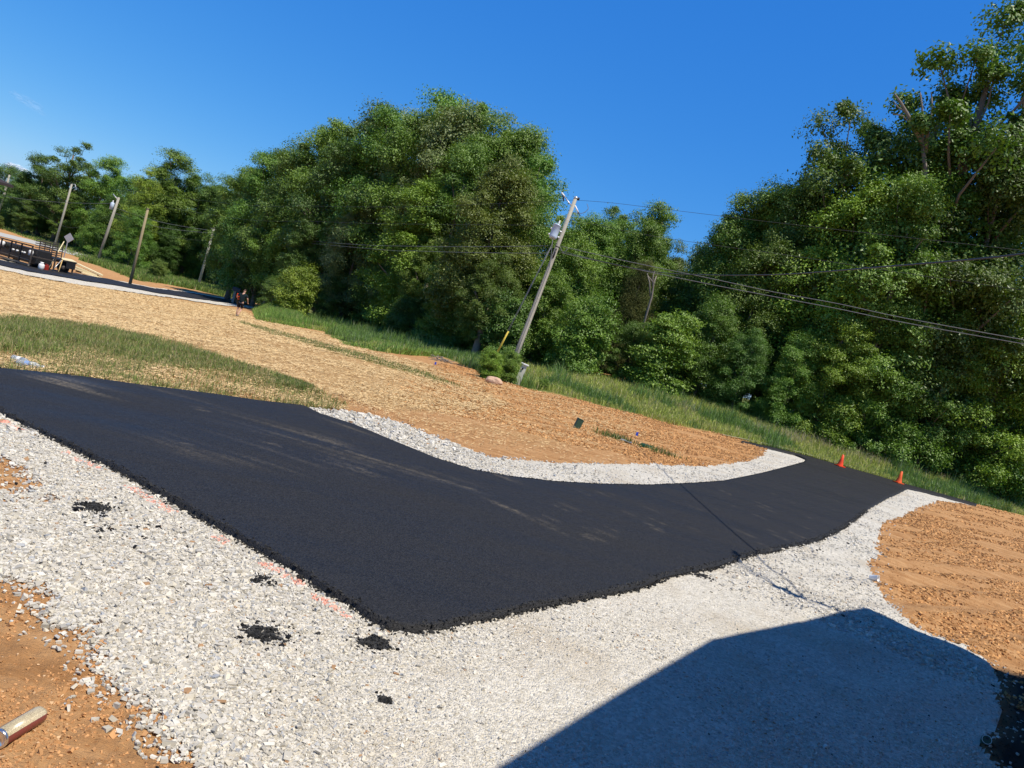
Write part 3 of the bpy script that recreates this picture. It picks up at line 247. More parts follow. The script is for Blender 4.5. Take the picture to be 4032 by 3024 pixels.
M_grey = simple('grey_plastic', (.24, .25, .27), .6, var=.15)
M_blue = simple('blue_flag', (.02, .06, .42), .5, var=.1)
M_rock = simple('clay_rock', (.55, .36, .24), .9, var=.4, scale=12, bump=.5)
M_sign = simple('sign_back', (.55, .56, .58), .45, metal=.4, var=.08)
M_red = simple('red_plastic', (.35, .03, .02), .5, var=.1)

# ---------------------------------------------------------------- terrain functions
def vnoise(x, y, seed=0):
    x = np.asarray(x, float); y = np.asarray(y, float)
    xi = np.floor(x).astype(np.int64); yi = np.floor(y).astype(np.int64); fx = x-xi; fy = y-yi
    fx = fx*fx*(3-2*fx); fy = fy*fy*(3-2*fy)
    def h(a, b):
        n_ = (a*374761393 + b*668265263 + seed*974711) & 0x7fffffff
        n_ = ((n_ ^ (n_ >> 13))*1274126177) & 0x7fffffff
        return ((n_ ^ (n_ >> 16)) & 0xffff)/65535.0
    return (h(xi, yi)*(1-fx)+h(xi+1, yi)*fx)*(1-fy)+(h(xi, yi+1)*(1-fx)+h(xi+1, yi+1)*fx)*fy
def fbm(x, y, s=0, o=4):
    r = 0; a = 1; t = 0
    for i in range(o): r = r + a*vnoise(x*2**i+17*i, y*2**i-9*i, s+i); t += a; a *= .5
    return r/t
def Z(x, y):
    x = np.asarray(x, float); y = np.asarray(y, float)
    s = -(x+3); sp = 2.5*np.logaddexp(0, s/2.5); sp = 45*np.tanh(sp/45)
    far = np.maximum(y-9, 0); fy = 40*np.tanh(far/40)
    gx = 1/(1+np.exp(np.clip((x-9)/4, -50, 50)))
    t = y-(32.6+0.39*(x-12.85))
    rise = 1.3*(1-np.exp(-np.maximum(t-1.0, 0)/8.0))/(1+np.exp(-np.clip((x-2.5)/2.0, -50, 50)))
    return -0.124*sp-0.014*fy*(0.35+0.65*gx)+rise
def inside(px, py, poly):
    px = np.asarray(px); py = np.asarray(py); r = np.zeros(px.shape, bool); n = len(poly)
    P = np.array(poly); mask = (px > P[:, 0].min()-.1) & (px < P[:, 0].max()+.1) & (py > P[:, 1].min()-.1) & (py < P[:, 1].max()+.1)
    X = px[mask]; Y = py[mask]; rr = np.zeros(X.shape, bool)
    for i in range(n):
        x1, y1 = poly[i]; x2, y2 = poly[(i+1) % n]
        if y1 == y2: continue
        c = ((y1 > Y) != (y2 > Y)) & (X < (x2-x1)*(Y-y1)/(y2-y1)+x1)
        rr ^= c
    r[mask] = rr; return r
def soft(px, py, poly, rad, k=8, seed=0):
    """fraction of jittered samples inside: a ragged, blurred mask"""
    a = np.zeros(np.shape(px)); 
    for i in range(k):
        an = 2*math.pi*i/k; r_ = rad*(.35+.65*((i*0.618) % 1))
        a = a + inside(px+r_*math.cos(an), py+r_*math.sin(an), poly)
    return a/k
def ragged(px, py, poly, amp, freq, seed=0):
    d = np.hypot(px, py)
    nx = (fbm(px*freq, py*freq, seed, 3)-.5)*2*amp; ny = (fbm(px*freq+31, py*freq+7, seed+9, 3)-.5)*2*amp
    return inside(px+nx, py+ny, poly)
def gravel_mask(x, y):
    a = ragged(x, y, DATA_GRAVELA, .12, 2.0, 3) | ragged(x, y, DATA_GRAVELB, .07, 3.0, 5)
    a &= ~ragged(x, y, DATA_DIRT1, .07, 4.0, 8); a &= ~ragged(x, y, DATA_DIRT2, .06, 4.0, 12)
    return a
def Znoise(x, y, grav=None, asp=None):
    """real relief: clods and ruts in the bare dirt, small humps elsewhere"""
    r = np.hypot(x, y)
    n = (fbm(x*1.1, y*1.1, 40, 3)-.5)*.05*np.clip(r/12, .3, 1.6)
    c1 = np.abs(fbm(x*7, y*7, 50, 3)-.5)*2; c2 = fbm(x*26, y*26, 60, 2)-.5
    clod = .020*(c1-.3)+.020*c2+.010*(vnoise(x*60, y*60, 61)-.5)
    # tracked ruts in the right hand dirt
    u = x*.55-y*.83
    rut = .035*np.sin(u*9+2*fbm(x*.6, y*.6, 70, 2))*(x > 3)*(y < 20)
    fade = np.clip(1.6-r/14, 0, 1)
    n2 = clod*fade+rut*fade
    if grav is not None: n2 = np.where(grav, n2*.35, n2)
    if asp is not None: n = np.where(asp, -.02, n); n2 = np.where(asp, 0, n2)
    return n+n2

# ---------------------------------------------------------------- the ground sheet (finer near the house)
ang = np.concatenate([np.arange(-62, 62, .17), np.arange(62, 298, 4.0)]) * math.pi/180
rad = .4*np.power(1.0085, np.arange(0, int(math.log(700/.4)/math.log(1.0085))+1))
A, R = np.meshgrid(ang, rad); GX = R*np.sin(A); GY = R*np.cos(A)
NR, NA = GX.shape
gX = GX.ravel(); gY = GY.ravel()
asp_m = inside(gX, gY, DATA_ASPHALT); grv_m = gravel_mask(gX, gY)
gZ = Z(gX, gY)+Znoise(gX, gY, grv_m, asp_m)
gZ = gZ - np.where(np.hypot(gX, gY) > 160, (np.hypot(gX, gY)-160)*.02, 0)
idx = np.arange(NR*NA).reshape(NR, NA)
i0 = idx[:-1]; i1 = idx[1:]
quads = np.stack([i0, np.roll(i0, -1, 1), np.roll(i1, -1, 1), i1], -1)
quads = quads[:, :, ::-1].reshape(-1, 4)
straw = np.maximum(soft(gX, gY, DATA_STRAW, .9), .38*soft(gX, gY, DATA_STRAW2, 2.2))
straw = np.maximum(straw, .42*soft(gX, gY, DATA_MIX, .5))
green = np.maximum.reduce([soft(gX, gY, DATA_VERGE, .35), .42*soft(gX, gY, DATA_G1, 1.0), .4*soft(gX, gY, DATA_MIX, .4)*(fbm(gX*1.3, gY*1.3, 90, 3) > .5),
                           .55*soft(gX, gY, DATA_GREEN2, .6), soft(gX, gY, DATA_FARVERGE, 1.0)*.8, soft(gX, gY, DATA_FARVERGE2, .8)])
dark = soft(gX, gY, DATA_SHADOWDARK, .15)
green = np.where((gY > 62+(-gX)*.9) | (np.hypot(gX, gY) > 160), np.maximum(green, .9), green)
straw = straw*(1-green*.8)
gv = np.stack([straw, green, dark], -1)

def ground_material():
    mt, n, l, p = new_mat('ground_soil')
    geo = n.new('ShaderNodeNewGeometry'); P = geo.outputs['Position']
    a = n.new('ShaderNodeAttribute'); a.attribute_name = 'Col'; sp = n.new('ShaderNodeSeparateColor'); l.new(a.outputs['Color'], sp.inputs[0])
    def noise(scale, det=8, rough=.6, vec=None):
        t = n.new('ShaderNodeTexNoise'); t.inputs['Scale'].default_value = scale; t.inputs['Detail'].default_value = det; t.inputs['Roughness'].default_value = rough
        l.new(vec or P, t.inputs['Vector']); return t.outputs['Fac']
    def ramp(f, stops):
        r = n.new('ShaderNodeValToRGB'); e = r.color_ramp.elements
        e[0].position = stops[0][0]; e[0].color = (*stops[0][1], 1); e[1].position = stops[-1][0]; e[1].color = (*stops[-1][1], 1)
        for q, c in stops[1:-1]: k = e.new(q); k.color = (*c, 1)
        l.new(f, r.inputs[0]); return r.outputs[0]
    def mix(f, c1, c2):
        x = n.new('ShaderNodeMix'); x.data_type = 'RGBA'; l.new(f, x.inputs[0]); l.new(c1, x.inputs[6]); l.new(c2, x.inputs[7]); return x.outputs[2]
    def math_(op, x, y):
        q = n.new('ShaderNodeMath'); q.operation = op
        for k, v in ((0, x), (1, y)):
            if isinstance(v, (int, float)): q.inputs[k].default_value = v
            else: l.new(v, q.inputs[k])
        q.use_clamp = False; return q.outputs[0]
    soil = ramp(noise(3.2, 10, .7), [(.3, (.30, .135, .045)), (.5, (.47, .24, .095)), (.72, (.62, .38, .18))])
    mp = n.new('ShaderNodeMapping'); mp.inputs['Rotation'].default_value = (0, 0, math.radians(-33)); mp.inputs['Scale'].default_value = (.6, 9, 1); l.new(P, mp.inputs[0])
    streak = noise(1.0, 6, .6, mp.outputs[0])
    lightsoil = ramp(streak, [(.3, (.27, .125, .045)), (.7, (.68, .43, .22))])
    h = n.new('ShaderNodeMix'); h.data_type = 'RGBA'; h.inputs[0].default_value = .42; l.new(soil, h.inputs[6]); l.new(lightsoil, h.inputs[7]); soil = h.outputs[2]
    # straw: two crossing sets of short stretched fibres
    fib = []
    for rot, s in ((20, (12, 95, 1)), (-35, (14, 110, 1)), (80, (13, 100, 1))):
        m_ = n.new('ShaderNodeMapping'); m_.inputs['Rotation'].default_value = (0, 0, math.radians(rot)); m_.inputs['Scale'].default_value = s; l.new(P, m_.inputs[0])
        fib.append(noise(1.0, 3, .6, m_.outputs[0]))
    fm = math_('MAXIMUM', math_('MAXIMUM', fib[0], fib[1]), fib[2])
    strawc = ramp(fm, [(.46, (.36, .20, .085)), (.60, (.52, .34, .155)), (.78, (.62, .44, .22))])
    big = noise(.55, 5, .6)
    sm = math_('ADD', sp.outputs[0], math_('MULTIPLY', math_('SUBTRACT', big, .5), 1.1))
    sm = math_('MULTIPLY', math_('MINIMUM', math_('MAXIMUM', sm, 0), 1), math_('MINIMUM', math_('MULTIPLY', sp.outputs[0], 4), 1))
    sm2 = math_('MULTIPLY', sm, math_('MINIMUM', math_('MAXIMUM', math_('MULTIPLY', math_('SUBTRACT', math_('ADD', fm, math_('MULTIPLY', sm, .3)), .60), 6), 0), 1))
    col = mix(sm2, soil, strawc)
    gcol = ramp(noise(2.5, 8, .7), [(.3, (.07, .11, .028)), (.55, (.15, .19, .05)), (.75, (.28, .27, .11))])
    gm = math_('ADD', sp.outputs[1], math_('MULTIPLY', math_('SUBTRACT', noise(5, 6, .7), .5), 1.2))
    gm = math_('MULTIPLY', math_('MINIMUM', math_('MAXIMUM', gm, 0), 1), math_('MINIMUM', math_('MULTIPLY', sp.outputs[1], 3), 1))
    col = mix(gm, col, gcol)
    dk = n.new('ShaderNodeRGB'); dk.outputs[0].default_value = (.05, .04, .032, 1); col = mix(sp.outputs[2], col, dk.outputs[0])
    l.new(col, p.inputs['Base Color']); p.inputs['Roughness'].default_value = .95; p.inputs['Specular IOR Level'].default_value = .1
    b = n.new('ShaderNodeBump'); b.inputs['Strength'].default_value = .7; b.inputs['Distance'].default_value = .07
    hh = math_('ADD', math_('MULTIPLY', noise(9, 10, .75), 1.0), math_('MULTIPLY', fm, .6))
    l.new(hh, b.inputs['Height']); l.new(b.outputs[0], p.inputs['Normal'])
    return mt
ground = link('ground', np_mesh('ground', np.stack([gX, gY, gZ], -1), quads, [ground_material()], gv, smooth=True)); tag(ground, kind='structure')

def sheet(name, poly_mask_fn, lift, mat, poly=None, skirt=0, base=None, snap=True, colfn=None):
    """a sheet lying on the ground, its cells taken from the ground grid and its rim snapped to the outline"""
    cx = gX[quads].mean(1); cy = gY[quads].mean(1)
    sel = poly_mask_fn(cx, cy); q = quads[sel]
    used, inv = np.unique(q, return_inverse=True); q = inv.reshape(-1, 4)
    x = gX[used].copy(); y = gY[used].copy(); z = (base(x, y) if base else gZ[used])+lift
    e = np.concatenate([q[:, [0, 1]], q[:, [1, 2]], q[:, [2, 3]], q[:, [3, 0]]])
    es = np.sort(e, 1); key = es[:, 0].astype(np.int64)*len(x)+es[:, 1]; u, fi, cnt = np.unique(key, return_index=True, return_counts=True)
    be = e[fi[cnt == 1]]; bv = np.unique(be)
    if poly and snap:
        Pp = np.array(poly); Q = np.roll(Pp, -1, 0); px = x[bv]; py = y[bv]; best = np.full(len(bv), 1e9); bx = px.copy(); by = py.copy()
        for (x1, y1), (x2, y2) in zip(Pp, Q):
            dx, dy = x2-x1, y2-y1; t = np.clip(((px-x1)*dx+(py-y1)*dy)/(dx*dx+dy*dy+1e-12), 0, 1); qx = x1+t*dx; qy = y1+t*dy
            d = np.hypot(px-qx, py-qy); m_ = d < best; best[m_] = d[m_]; bx[m_] = qx[m_]; by[m_] = qy[m_]
        cell = .012*np.hypot(px, py)+.01; ok = best < cell
        x[bv[ok]] = bx[ok]; y[bv[ok]] = by[ok]; z = (base(x, y) if base else z-lift)+lift
    V = np.stack([x, y, z], -1); F_ = [q]
    if skirt:
        mp_ = np.full(len(x), -1); mp_[bv] = np.arange(len(bv))+len(x)
        cen = V[bv].copy(); cen[:, 2] -= skirt
        V = np.concatenate([V, cen]); F_.append(np.stack([be[:, 1], be[:, 0], mp_[be[:, 0]], mp_[be[:, 1]]], -1))
    c_ = colfn(V[:, 0], V[:, 1]) if colfn else None
    o = link(name, np_mesh(name, V, F_, [mat], c_, smooth=True)); return tag(o, kind='structure')

def asphalt_material():
    mt, n, l, p = new_mat('asphalt'); geo = n.new('ShaderNodeNewGeometry'); P = geo.outputs['Position']
    def noise(scale, det=4, vec=None, rough=.6):
        t = n.new('ShaderNodeTexNoise'); t.inputs['Scale'].default_value = scale; t.inputs['Detail'].default_value = det; t.inputs['Roughness'].default_value = rough; l.new(vec or P, t.inputs['Vector']); return t.outputs['Fac']
    v = n.new('ShaderNodeTexVoronoi'); v.inputs['Scale'].default_value = 95; l.new(P, v.inputs['Vector'])
    r = n.new('ShaderNodeValToRGB'); e = r.color_ramp.elements; e[0].color = (.006, .006, .007, 1); e[1].color = (.031, .031, .033, 1); l.new(v.outputs['Color'], r.inputs[0])
    a = n.new('ShaderNodeAttribute'); a.attribute_name = 'Col'; sp = n.new('ShaderNodeSeparateColor'); l.new(a.outputs['Color'], sp.inputs[0])
    nz = n.new('ShaderNodeMapRange'); nz.inputs[1].default_value = .35; nz.inputs[2].default_value = .7; l.new(noise(30, 4), nz.inputs[0])
    sc = n.new('ShaderNodeMath'); sc.operation = 'MULTIPLY'; l.new(sp.outputs[0], sc.inputs[0]); l.new(nz.outputs[0], sc.inputs[1])
    mx = n.new('ShaderNodeMix'); mx.data_type = 'RGBA'; l.new(sc.outputs[0], mx.inputs[0]); l.new(r.outputs[0], mx.inputs[6]); mx.inputs[7].default_value = (.23, .19, .13, 1)
    l.new(mx.outputs[2], p.inputs['Base Color']); rg = n.new('ShaderNodeMapRange'); rg.inputs[1].default_value = .3; rg.inputs[2].default_value = .7; rg.inputs[3].default_value = .5; rg.inputs[4].default_value = .85
    mpr = n.new('ShaderNodeMapping'); mpr.inputs['Rotation'].default_value = (0, 0, math.radians(-35)); mpr.inputs['Scale'].default_value = (.35, 1.6, 1); l.new(P, mpr.inputs[0])
    l.new(noise(1, 5, mpr.outputs[0], .6), rg.inputs[0]); l.new(rg.outputs[0], p.inputs['Roughness']); p.inputs['Specular IOR Level'].default_value = .28
    b = n.new('ShaderNodeBump'); b.inputs['Strength'].default_value = .8; b.inputs['Distance'].default_value = .006; l.new(v.outputs['Distance'], b.inputs['Height']); l.new(b.outputs[0], p.inputs['Normal'])
    return mt
def poly_dist(px, py, poly, closed=True):
    P = np.array(poly); Q = np.roll(P, -1, 0)
    if not closed: P = P[:-1]; Q = Q[:-1]
    best = np.full(px.shape, 1e9)
    for (x1, y1), (x2, y2) in zip(P, Q):
        dx, dy = x2-x1, y2-y1; t = np.clip(((px-x1)*dx+(py-y1)*dy)/(dx*dx+dy*dy+1e-12), 0, 1)
        best = np.minimum(best, np.hypot(px-x1-t*dx, py-y1-t*dy))
    return best
M_asp = asphalt_material()
def dust(x, y):
    """clay dust tracked over the new asphalt: tyre streaks and short scuffs"""
    v = np.zeros(len(x))
    for pts_, w_, a_ in DATA_DUST:
        d = poly_dist(x, y, pts_, False); k = d < w_*3
        P_ = np.array(pts_); dr = P_[-1]-P_[0]; dr = dr/np.hypot(*dr); al = x*dr[0]+y*dr[1]; ac = -x*dr[1]+y*dr[0]
        st = np.clip((fbm(al*.9, ac*11, 7, 3)-.42)*3.5, 0, 1)*np.clip((fbm(al*.5, ac*2, 9, 2)-.3)*2.5, 0, 1)
        v = np.maximum(v, np.where(k, min(1, a_*1.3)*np.exp(-(d/w_)**2)*st, 0))
    for (x0, y0), (x1, y1), w_, a_ in DATA_SCUFF:
        d = poly_dist(x, y, [(x0, y0), (x1, y1)], False); v = np.maximum(v, a_*np.exp(-(d/w_)**2))
    return np.stack([v, v, v], -1)
def gravel_material():
    mt, n, l, p = new_mat('gravel_bed'); geo = n.new('ShaderNodeNewGeometry'); P = geo.outputs['Position']
    v = n.new('ShaderNodeTexVoronoi'); v.inputs['Scale'].default_value = 48; v.inputs['Randomness'].default_value = 1; l.new(P, v.inputs['Vector'])
    v2 = n.new('ShaderNodeTexVoronoi'); v2.inputs['Scale'].default_value = 110; l.new(P, v2.inputs['Vector'])
    r = n.new('ShaderNodeValToRGB'); e = r.color_ramp.elements; e[0].color = (.50, .465, .39, 1); e[1].color = (.74, .695, .60, 1)
    s = n.new('ShaderNodeSeparateColor'); l.new(v.outputs['Color'], s.inputs[0]); l.new(s.outputs[0], r.inputs[0])
    nz = n.new('ShaderNodeTexNoise'); nz.inputs['Scale'].default_value = 1.2; nz.inputs['Detail'].default_value = 5; l.new(P, nz.inputs['Vector'])
    mr = n.new('ShaderNodeMapRange'); mr.inputs[1].default_value = .50; mr.inputs[2].default_value = .72; mr.inputs[4].default_value = .6; l.new(nz.outputs['Fac'], mr.inputs[0])
    mx = n.new('ShaderNodeMix'); mx.data_type = 'RGBA'; l.new(mr.outputs[0], mx.inputs[0]); l.new(r.outputs[0], mx.inputs[6]); mx.inputs[7].default_value = (.44, .36, .25, 1)
    l.new(mx.outputs[2], p.inputs['Base Color']); p.inputs['Roughness'].default_value = .95; p.inputs['Specular IOR Level'].default_value = .15
    m1 = n.new('ShaderNodeMath'); m1.operation = 'ADD'; l.new(v.outputs['Distance'], m1.inputs[0]); l.new(v2.outputs['Distance'], m1.inputs[1])
    b = n.new('ShaderNodeBump'); b.invert = True; b.inputs['Strength'].default_value = .75; b.inputs['Distance'].default_value = .014; l.new(m1.outputs[0], b.inputs['Height']); l.new(b.outputs[0], p.inputs['Normal'])
    return mt
M_grv = gravel_material()
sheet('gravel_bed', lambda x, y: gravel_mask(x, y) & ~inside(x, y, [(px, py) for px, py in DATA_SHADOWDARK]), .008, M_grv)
sheet('driveway', lambda x, y: inside(x, y, DATA_ASPHALT), .05, M_asp, DATA_ASPHALT, skirt=.09, base=lambda x, y: Z(x, y), colfn=dust)
sheet('far_gravel_edge', lambda x, y: inside(x, y, DATA_STRIPW), .05, M_grv, DATA_STRIPW)
sheet('far_driveway', lambda x, y: inside(x, y, DATA_STRIP), .10, M_asp, DATA_STRIP)
M_road = simple('old_road', (.42, .41, .38), .9, var=.12)
sheet('road', lambda x, y: inside(x, y, DATA_FARROAD), .05, M_road, DATA_FARROAD)

# ---------------------------------------------------------------- stones, clods, crumbs: stuff nobody could count
def rand_rot(n):
    q = rng.normal(size=(n, 4)); q /= np.linalg.norm(q, axis=1)[:, None]; w_, x_, y_, z_ = q.T
    return np.stack([1-2*(y_*y_+z_*z_), 2*(x_*y_-z_*w_), 2*(x_*z_+y_*w_), 2*(x_*y_+z_*w_), 1-2*(x_*x_+z_*z_), 2*(y_*z_-x_*w_), 2*(x_*z_-y_*w_), 2*(y_*z_+x_*w_), 1-2*(x_*x_+y_*y_)], -1).reshape(n, 3, 3)
CUBE = np.array([[-1, -1, -1], [1, -1, -1], [1, 1, -1], [-1, 1, -1], [-1, -1, 1], [1, -1, 1], [1, 1, 1], [-1, 1, 1]], float)
CF = np.array([[0, 3, 2, 1], [4, 5, 6, 7], [0, 1, 5, 4], [1, 2, 6, 5], [2, 3, 7, 6], [3, 0, 4, 7]])
def chips(name, x, y, size, cols, mat, lift=.0, flat=.6):
    """angular crushed-stone chips: jittered hexahedra, one mesh"""
    n = len(x); V = CUBE[None]*(1+rng.uniform(-.50, .22, (n, 8, 3)))*.5
    asp_ = np.stack([rng.uniform(.9, 1.4, n), rng.uniform(.65, 1.0, n), rng.uniform(.35, .7, n)], -1)
    V = V*asp_[:, None, :]*size[:, None, None]
    Rm = rand_rot(n); lay = rng.random(n) < flat
    an = rng.uniform(0, 2*math.pi, n); tl = rng.normal(0, .28, n)
    Rz = np.zeros((n, 3, 3)); Rz[:, 0, 0] = np.cos(an); Rz[:, 0, 1] = -np.sin(an); Rz[:, 1, 0] = np.sin(an); Rz[:, 1, 1] = np.cos(an); Rz[:, 2, 2] = 1
    Rx = np.zeros((n, 3, 3)); Rx[:, 0, 0] = 1; Rx[:, 1, 1] = np.cos(tl); Rx[:, 1, 2] = -np.sin(tl); Rx[:, 2, 1] = np.sin(tl); Rx[:, 2, 2] = np.cos(tl)
    Rl = np.einsum('nij,njk->nik', Rz, Rx); Rm[lay] = Rl[lay]
    V = np.einsum('nij,nkj->nki', Rm, V)
    z = Z(x, y)+Znoise(x, y, gravel_mask(x, y), inside(x, y, DATA_ASPHALT))
    V += np.stack([x, y, z+lift+size*.22], -1)[:, None, :]
    F_ = (CF[None]+(np.arange(n)*8)[:, None, None]).reshape(-1, 4)
    o = link(name, np_mesh(name, V.reshape(-1, 3), F_, [mat], np.repeat(cols, 8, 0)))
    return o
M_chip = vcol_mat('crushed_limestone', .9, .2)
def scatter(n, rmin, rmax, amin=-48, amax=48, power=1.0):
    a = np.radians(rng.uniform(amin, amax, n)); u = rng.random(n)
    r = rmin*(rmax/rmin)**u if power == 0 else np.sqrt(rmin**2+u*(rmax**2-rmin**2))
    return r*np.sin(a), r*np.cos(a)
def stone_cols(x, y, n):
    g = rng.uniform(.36, .68, n)[:, None]; c = g*np.array([[1.0, .945, .83]])
    c *= 1-.12*(rng.random(n)[:, None] < .25)*np.array([[.3, .5, 1.0]])
    k = rng.random(n); c[k < .010] = (.36, .22, .12); c[(k > .010) & (k < .05)] = (.36, .37, .38); c[(k > .05) & (k < .054)] = (.03, .03, .03)
    return c
# density clusters: some patches show big stones, others fine dusty chips
def make_gravel(name, n, rmin, rmax, s0, s1, label):
    x, y = scatter(n, rmin, rmax, power=0)
    d = np.hypot(x, y)
    ja = .05+.004*d
    xx = x+rng.normal(0, ja, n); yy = y+rng.normal(0, ja, n)
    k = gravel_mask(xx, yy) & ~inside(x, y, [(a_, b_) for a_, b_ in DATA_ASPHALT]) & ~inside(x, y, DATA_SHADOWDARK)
    coarse = fbm(x*.8, y*.8, 33, 3)
    left = np.clip(-(x-.6)/1.8, 0, 1)          # the coarser heap lies on the left and in front
    keep = rng.random(n) < np.clip(.42+.9*(coarse-.5)+.75*left, .10, 1)
    k &= keep; x = x[k]; y = y[k]; n = len(x); coarse = coarse[k]; left = left[k]
    s = (rng.uniform(s0, s1, n)**1.0)*(.55+.55*coarse+.45*left); s *= np.where(rng.random(n) < .04, 1.7, 1)
    c = stone_cols(x, y, n)
    # marking paint and tar crumbs lying along the near edge of the asphalt
    dd = poly_dist(x, y, PAINT, False); pk = (dd < .045) & (fbm(x*3.2, y*3.2, 77, 2) > .55) & (rng.random(n) < .4)
    c[pk] = np.array([.74, .36, .27])*rng.uniform(.8, 1.1, (pk.sum(), 1))
    for (bx, by, br) in TAR:
        tk = (rng.random(n) < .75*np.exp(-(np.hypot(x-bx, y-by)/br)**2*.6)) & (fbm(x*9, y*9, 78, 2) > .4); c[tk] = (.012, .012, .014)
    o = chips(name, x, y, s, c, M_chip, lift=.004)
    return tag(o, label, 'gravel', kind='stuff')
PAINT = [(a_*.985, b_*.975) for a_, b_ in DATA_ASPHALT if b_ < 9 and (a_ < -.3)][-12:]
PAINT = sorted(PAINT, key=lambda p_: p_[0])
TAR = DATA_TAR
make_gravel('gravel', 520000, 2.2, 10, .007, .019, 'pale crushed limestone chips spread in front of and around the new asphalt')
make_gravel('gravel', 230000, 7.5, 34, .018, .036, 'pale crushed limestone chips along the far edges of the asphalt')
# loose chips strayed on the bare dirt
x, y = scatter(60000, 2.2, 12, power=0); m0 = gravel_mask(x, y); m1 = (gravel_mask(x+.25, y) | gravel_mask(x, y+.3) | gravel_mask(x-.2, y)) & ~m0 & ~inside(x, y, DATA_ASPHALT)
k = m1 & (rng.random(len(x)) < .22); x = x[k]; y = y[k]
tag(chips('gravel', x, y, rng.uniform(.006, .028, len(x)), stone_cols(x, y, len(x)), M_chip, .002), 'stray pale stones scattered on the brown dirt beside the gravel', 'gravel', kind='stuff')
M_clay = vcol_mat('clay_clods', .95, .1)
# clods of clay
x, y = scatter(260000, 2.0, 16, power=0); k = ~gravel_mask(x, y) & ~inside(x, y, DATA_ASPHALT) & ((x < -.3) | (x > 2)) & ~inside(x, y, DATA_MIX) & ~inside(x, y, DATA_G1)
k &= (rng.random(len(x)) < np.clip((fbm(x*3, y*3, 21, 3)-.25)*2.2, .1, 1)); x = x[k]; y = y[k]; n = len(x)
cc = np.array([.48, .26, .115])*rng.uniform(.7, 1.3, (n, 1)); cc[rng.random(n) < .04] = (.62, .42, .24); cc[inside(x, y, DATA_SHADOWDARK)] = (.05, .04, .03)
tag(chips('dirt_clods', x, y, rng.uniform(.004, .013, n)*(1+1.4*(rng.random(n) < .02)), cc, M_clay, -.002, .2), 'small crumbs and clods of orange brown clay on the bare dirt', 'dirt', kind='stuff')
for (xa, xb, ya, yb, nn, lab) in ((2.5, 26, 6, 37, 90000, 'rough clods and track crumbs over the graded dirt at the right'), (-3, 14, 15, 33, 70000, 'rough clods over the orange dirt behind the far gravel')):
    a_ = np.arctan2(rng.uniform(xa, xb, nn), ya+(yb-ya)*rng.random(nn)); r_ = ya*(np.hypot(xb, yb)/ya)**rng.random(nn); x = r_*np.sin(a_); y = r_*np.cos(a_)
    u = x*.55-y*.83; k = (x > xa) & (x < xb) & (y > ya) & (y < yb) & ~gravel_mask(x, y) & ~inside(x, y, DATA_ASPHALT) & ~inside(x, y, DATA_VERGE) & (fbm(u*3, (x+y)*.4, 23, 3) > .46)
    x = x[k]; y = y[k]; n = len(x); cc = np.array([.50, .27, .11])*rng.uniform(.55, 1.35, (n, 1))
    tag(chips('dirt_clods', x, y, rng.uniform(.012, .03, n)+.0012*np.hypot(x, y), cc, M_clay, -.012, .3), lab, 'dirt', kind='stuff')
# black asphalt crumbs on and beside the slab rim
P_ = np.array(DATA_ASPHALT); Q_ = np.roll(P_, -1, 0); L_ = np.hypot(*(Q_-P_).T)
seg = [i for i in range(len(P_)) if min(np.hypot(*P_[i]), np.hypot(*Q_[i])) < 16 and not (P_[i][1] > 9 and P_[i][0] < -1)]
xs = []; ys = []
for i in seg:
    nn = int(L_[i]*240); t = rng.random(nn); off = rng.normal(0, .022, nn); dx, dy = (Q_[i]-P_[i])/max(L_[i], 1e-6)
    xs.append(P_[i][0]+t*(Q_[i]-P_[i])[0]-dy*off); ys.append(P_[i][1]+t*(Q_[i]-P_[i])[1]+dx*off)
x = np.concatenate(xs); y = np.concatenate(ys); n = len(x)
o = chips('asphalt_crumbs', x, y, rng.uniform(.008, .022, n), np.full((n, 3), .014)*rng.uniform(.7, 2, (n, 1)), vcol_mat('asphalt_crumb', .7, .35), .012, .3)
V = np.empty(len(o.data.vertices)*3, np.float32); o.data.vertices.foreach_get('co', V); V = V.reshape(-1, 3)
ins = np.repeat(inside(x, y, DATA_ASPHALT), 8); V[:, 2] += np.where(ins, .032+.02, 0); o.data.vertices.foreach_set('co', V.ravel())
tag(o, 'loose black asphalt crumbs along the rim of the new driveway', 'asphalt crumbs', kind='stuff')
# tar splats lying between the stones
for i, (bx, by, br) in enumerate(TAR[:7]):
    n = int(480*br*br/.01); x = bx+rng.normal(0, br*.55, n); y = by+rng.normal(0, br*.38, n)
    kk = fbm(x*9, y*14, 79+i, 3) > .5; x = x[kk]; y = y[kk]; n = len(x)
    if n: tag(chips('asphalt_spill', x, y, rng.uniform(.012, .028, n), np.full((n, 3), .016)*rng.uniform(.6, 3.2, (n, 1)), M_chip, .008, .4), DATA_TARLAB[i] if i < len(DATA_TARLAB) else 'black asphalt spill', 'asphalt spill', kind='stuff')

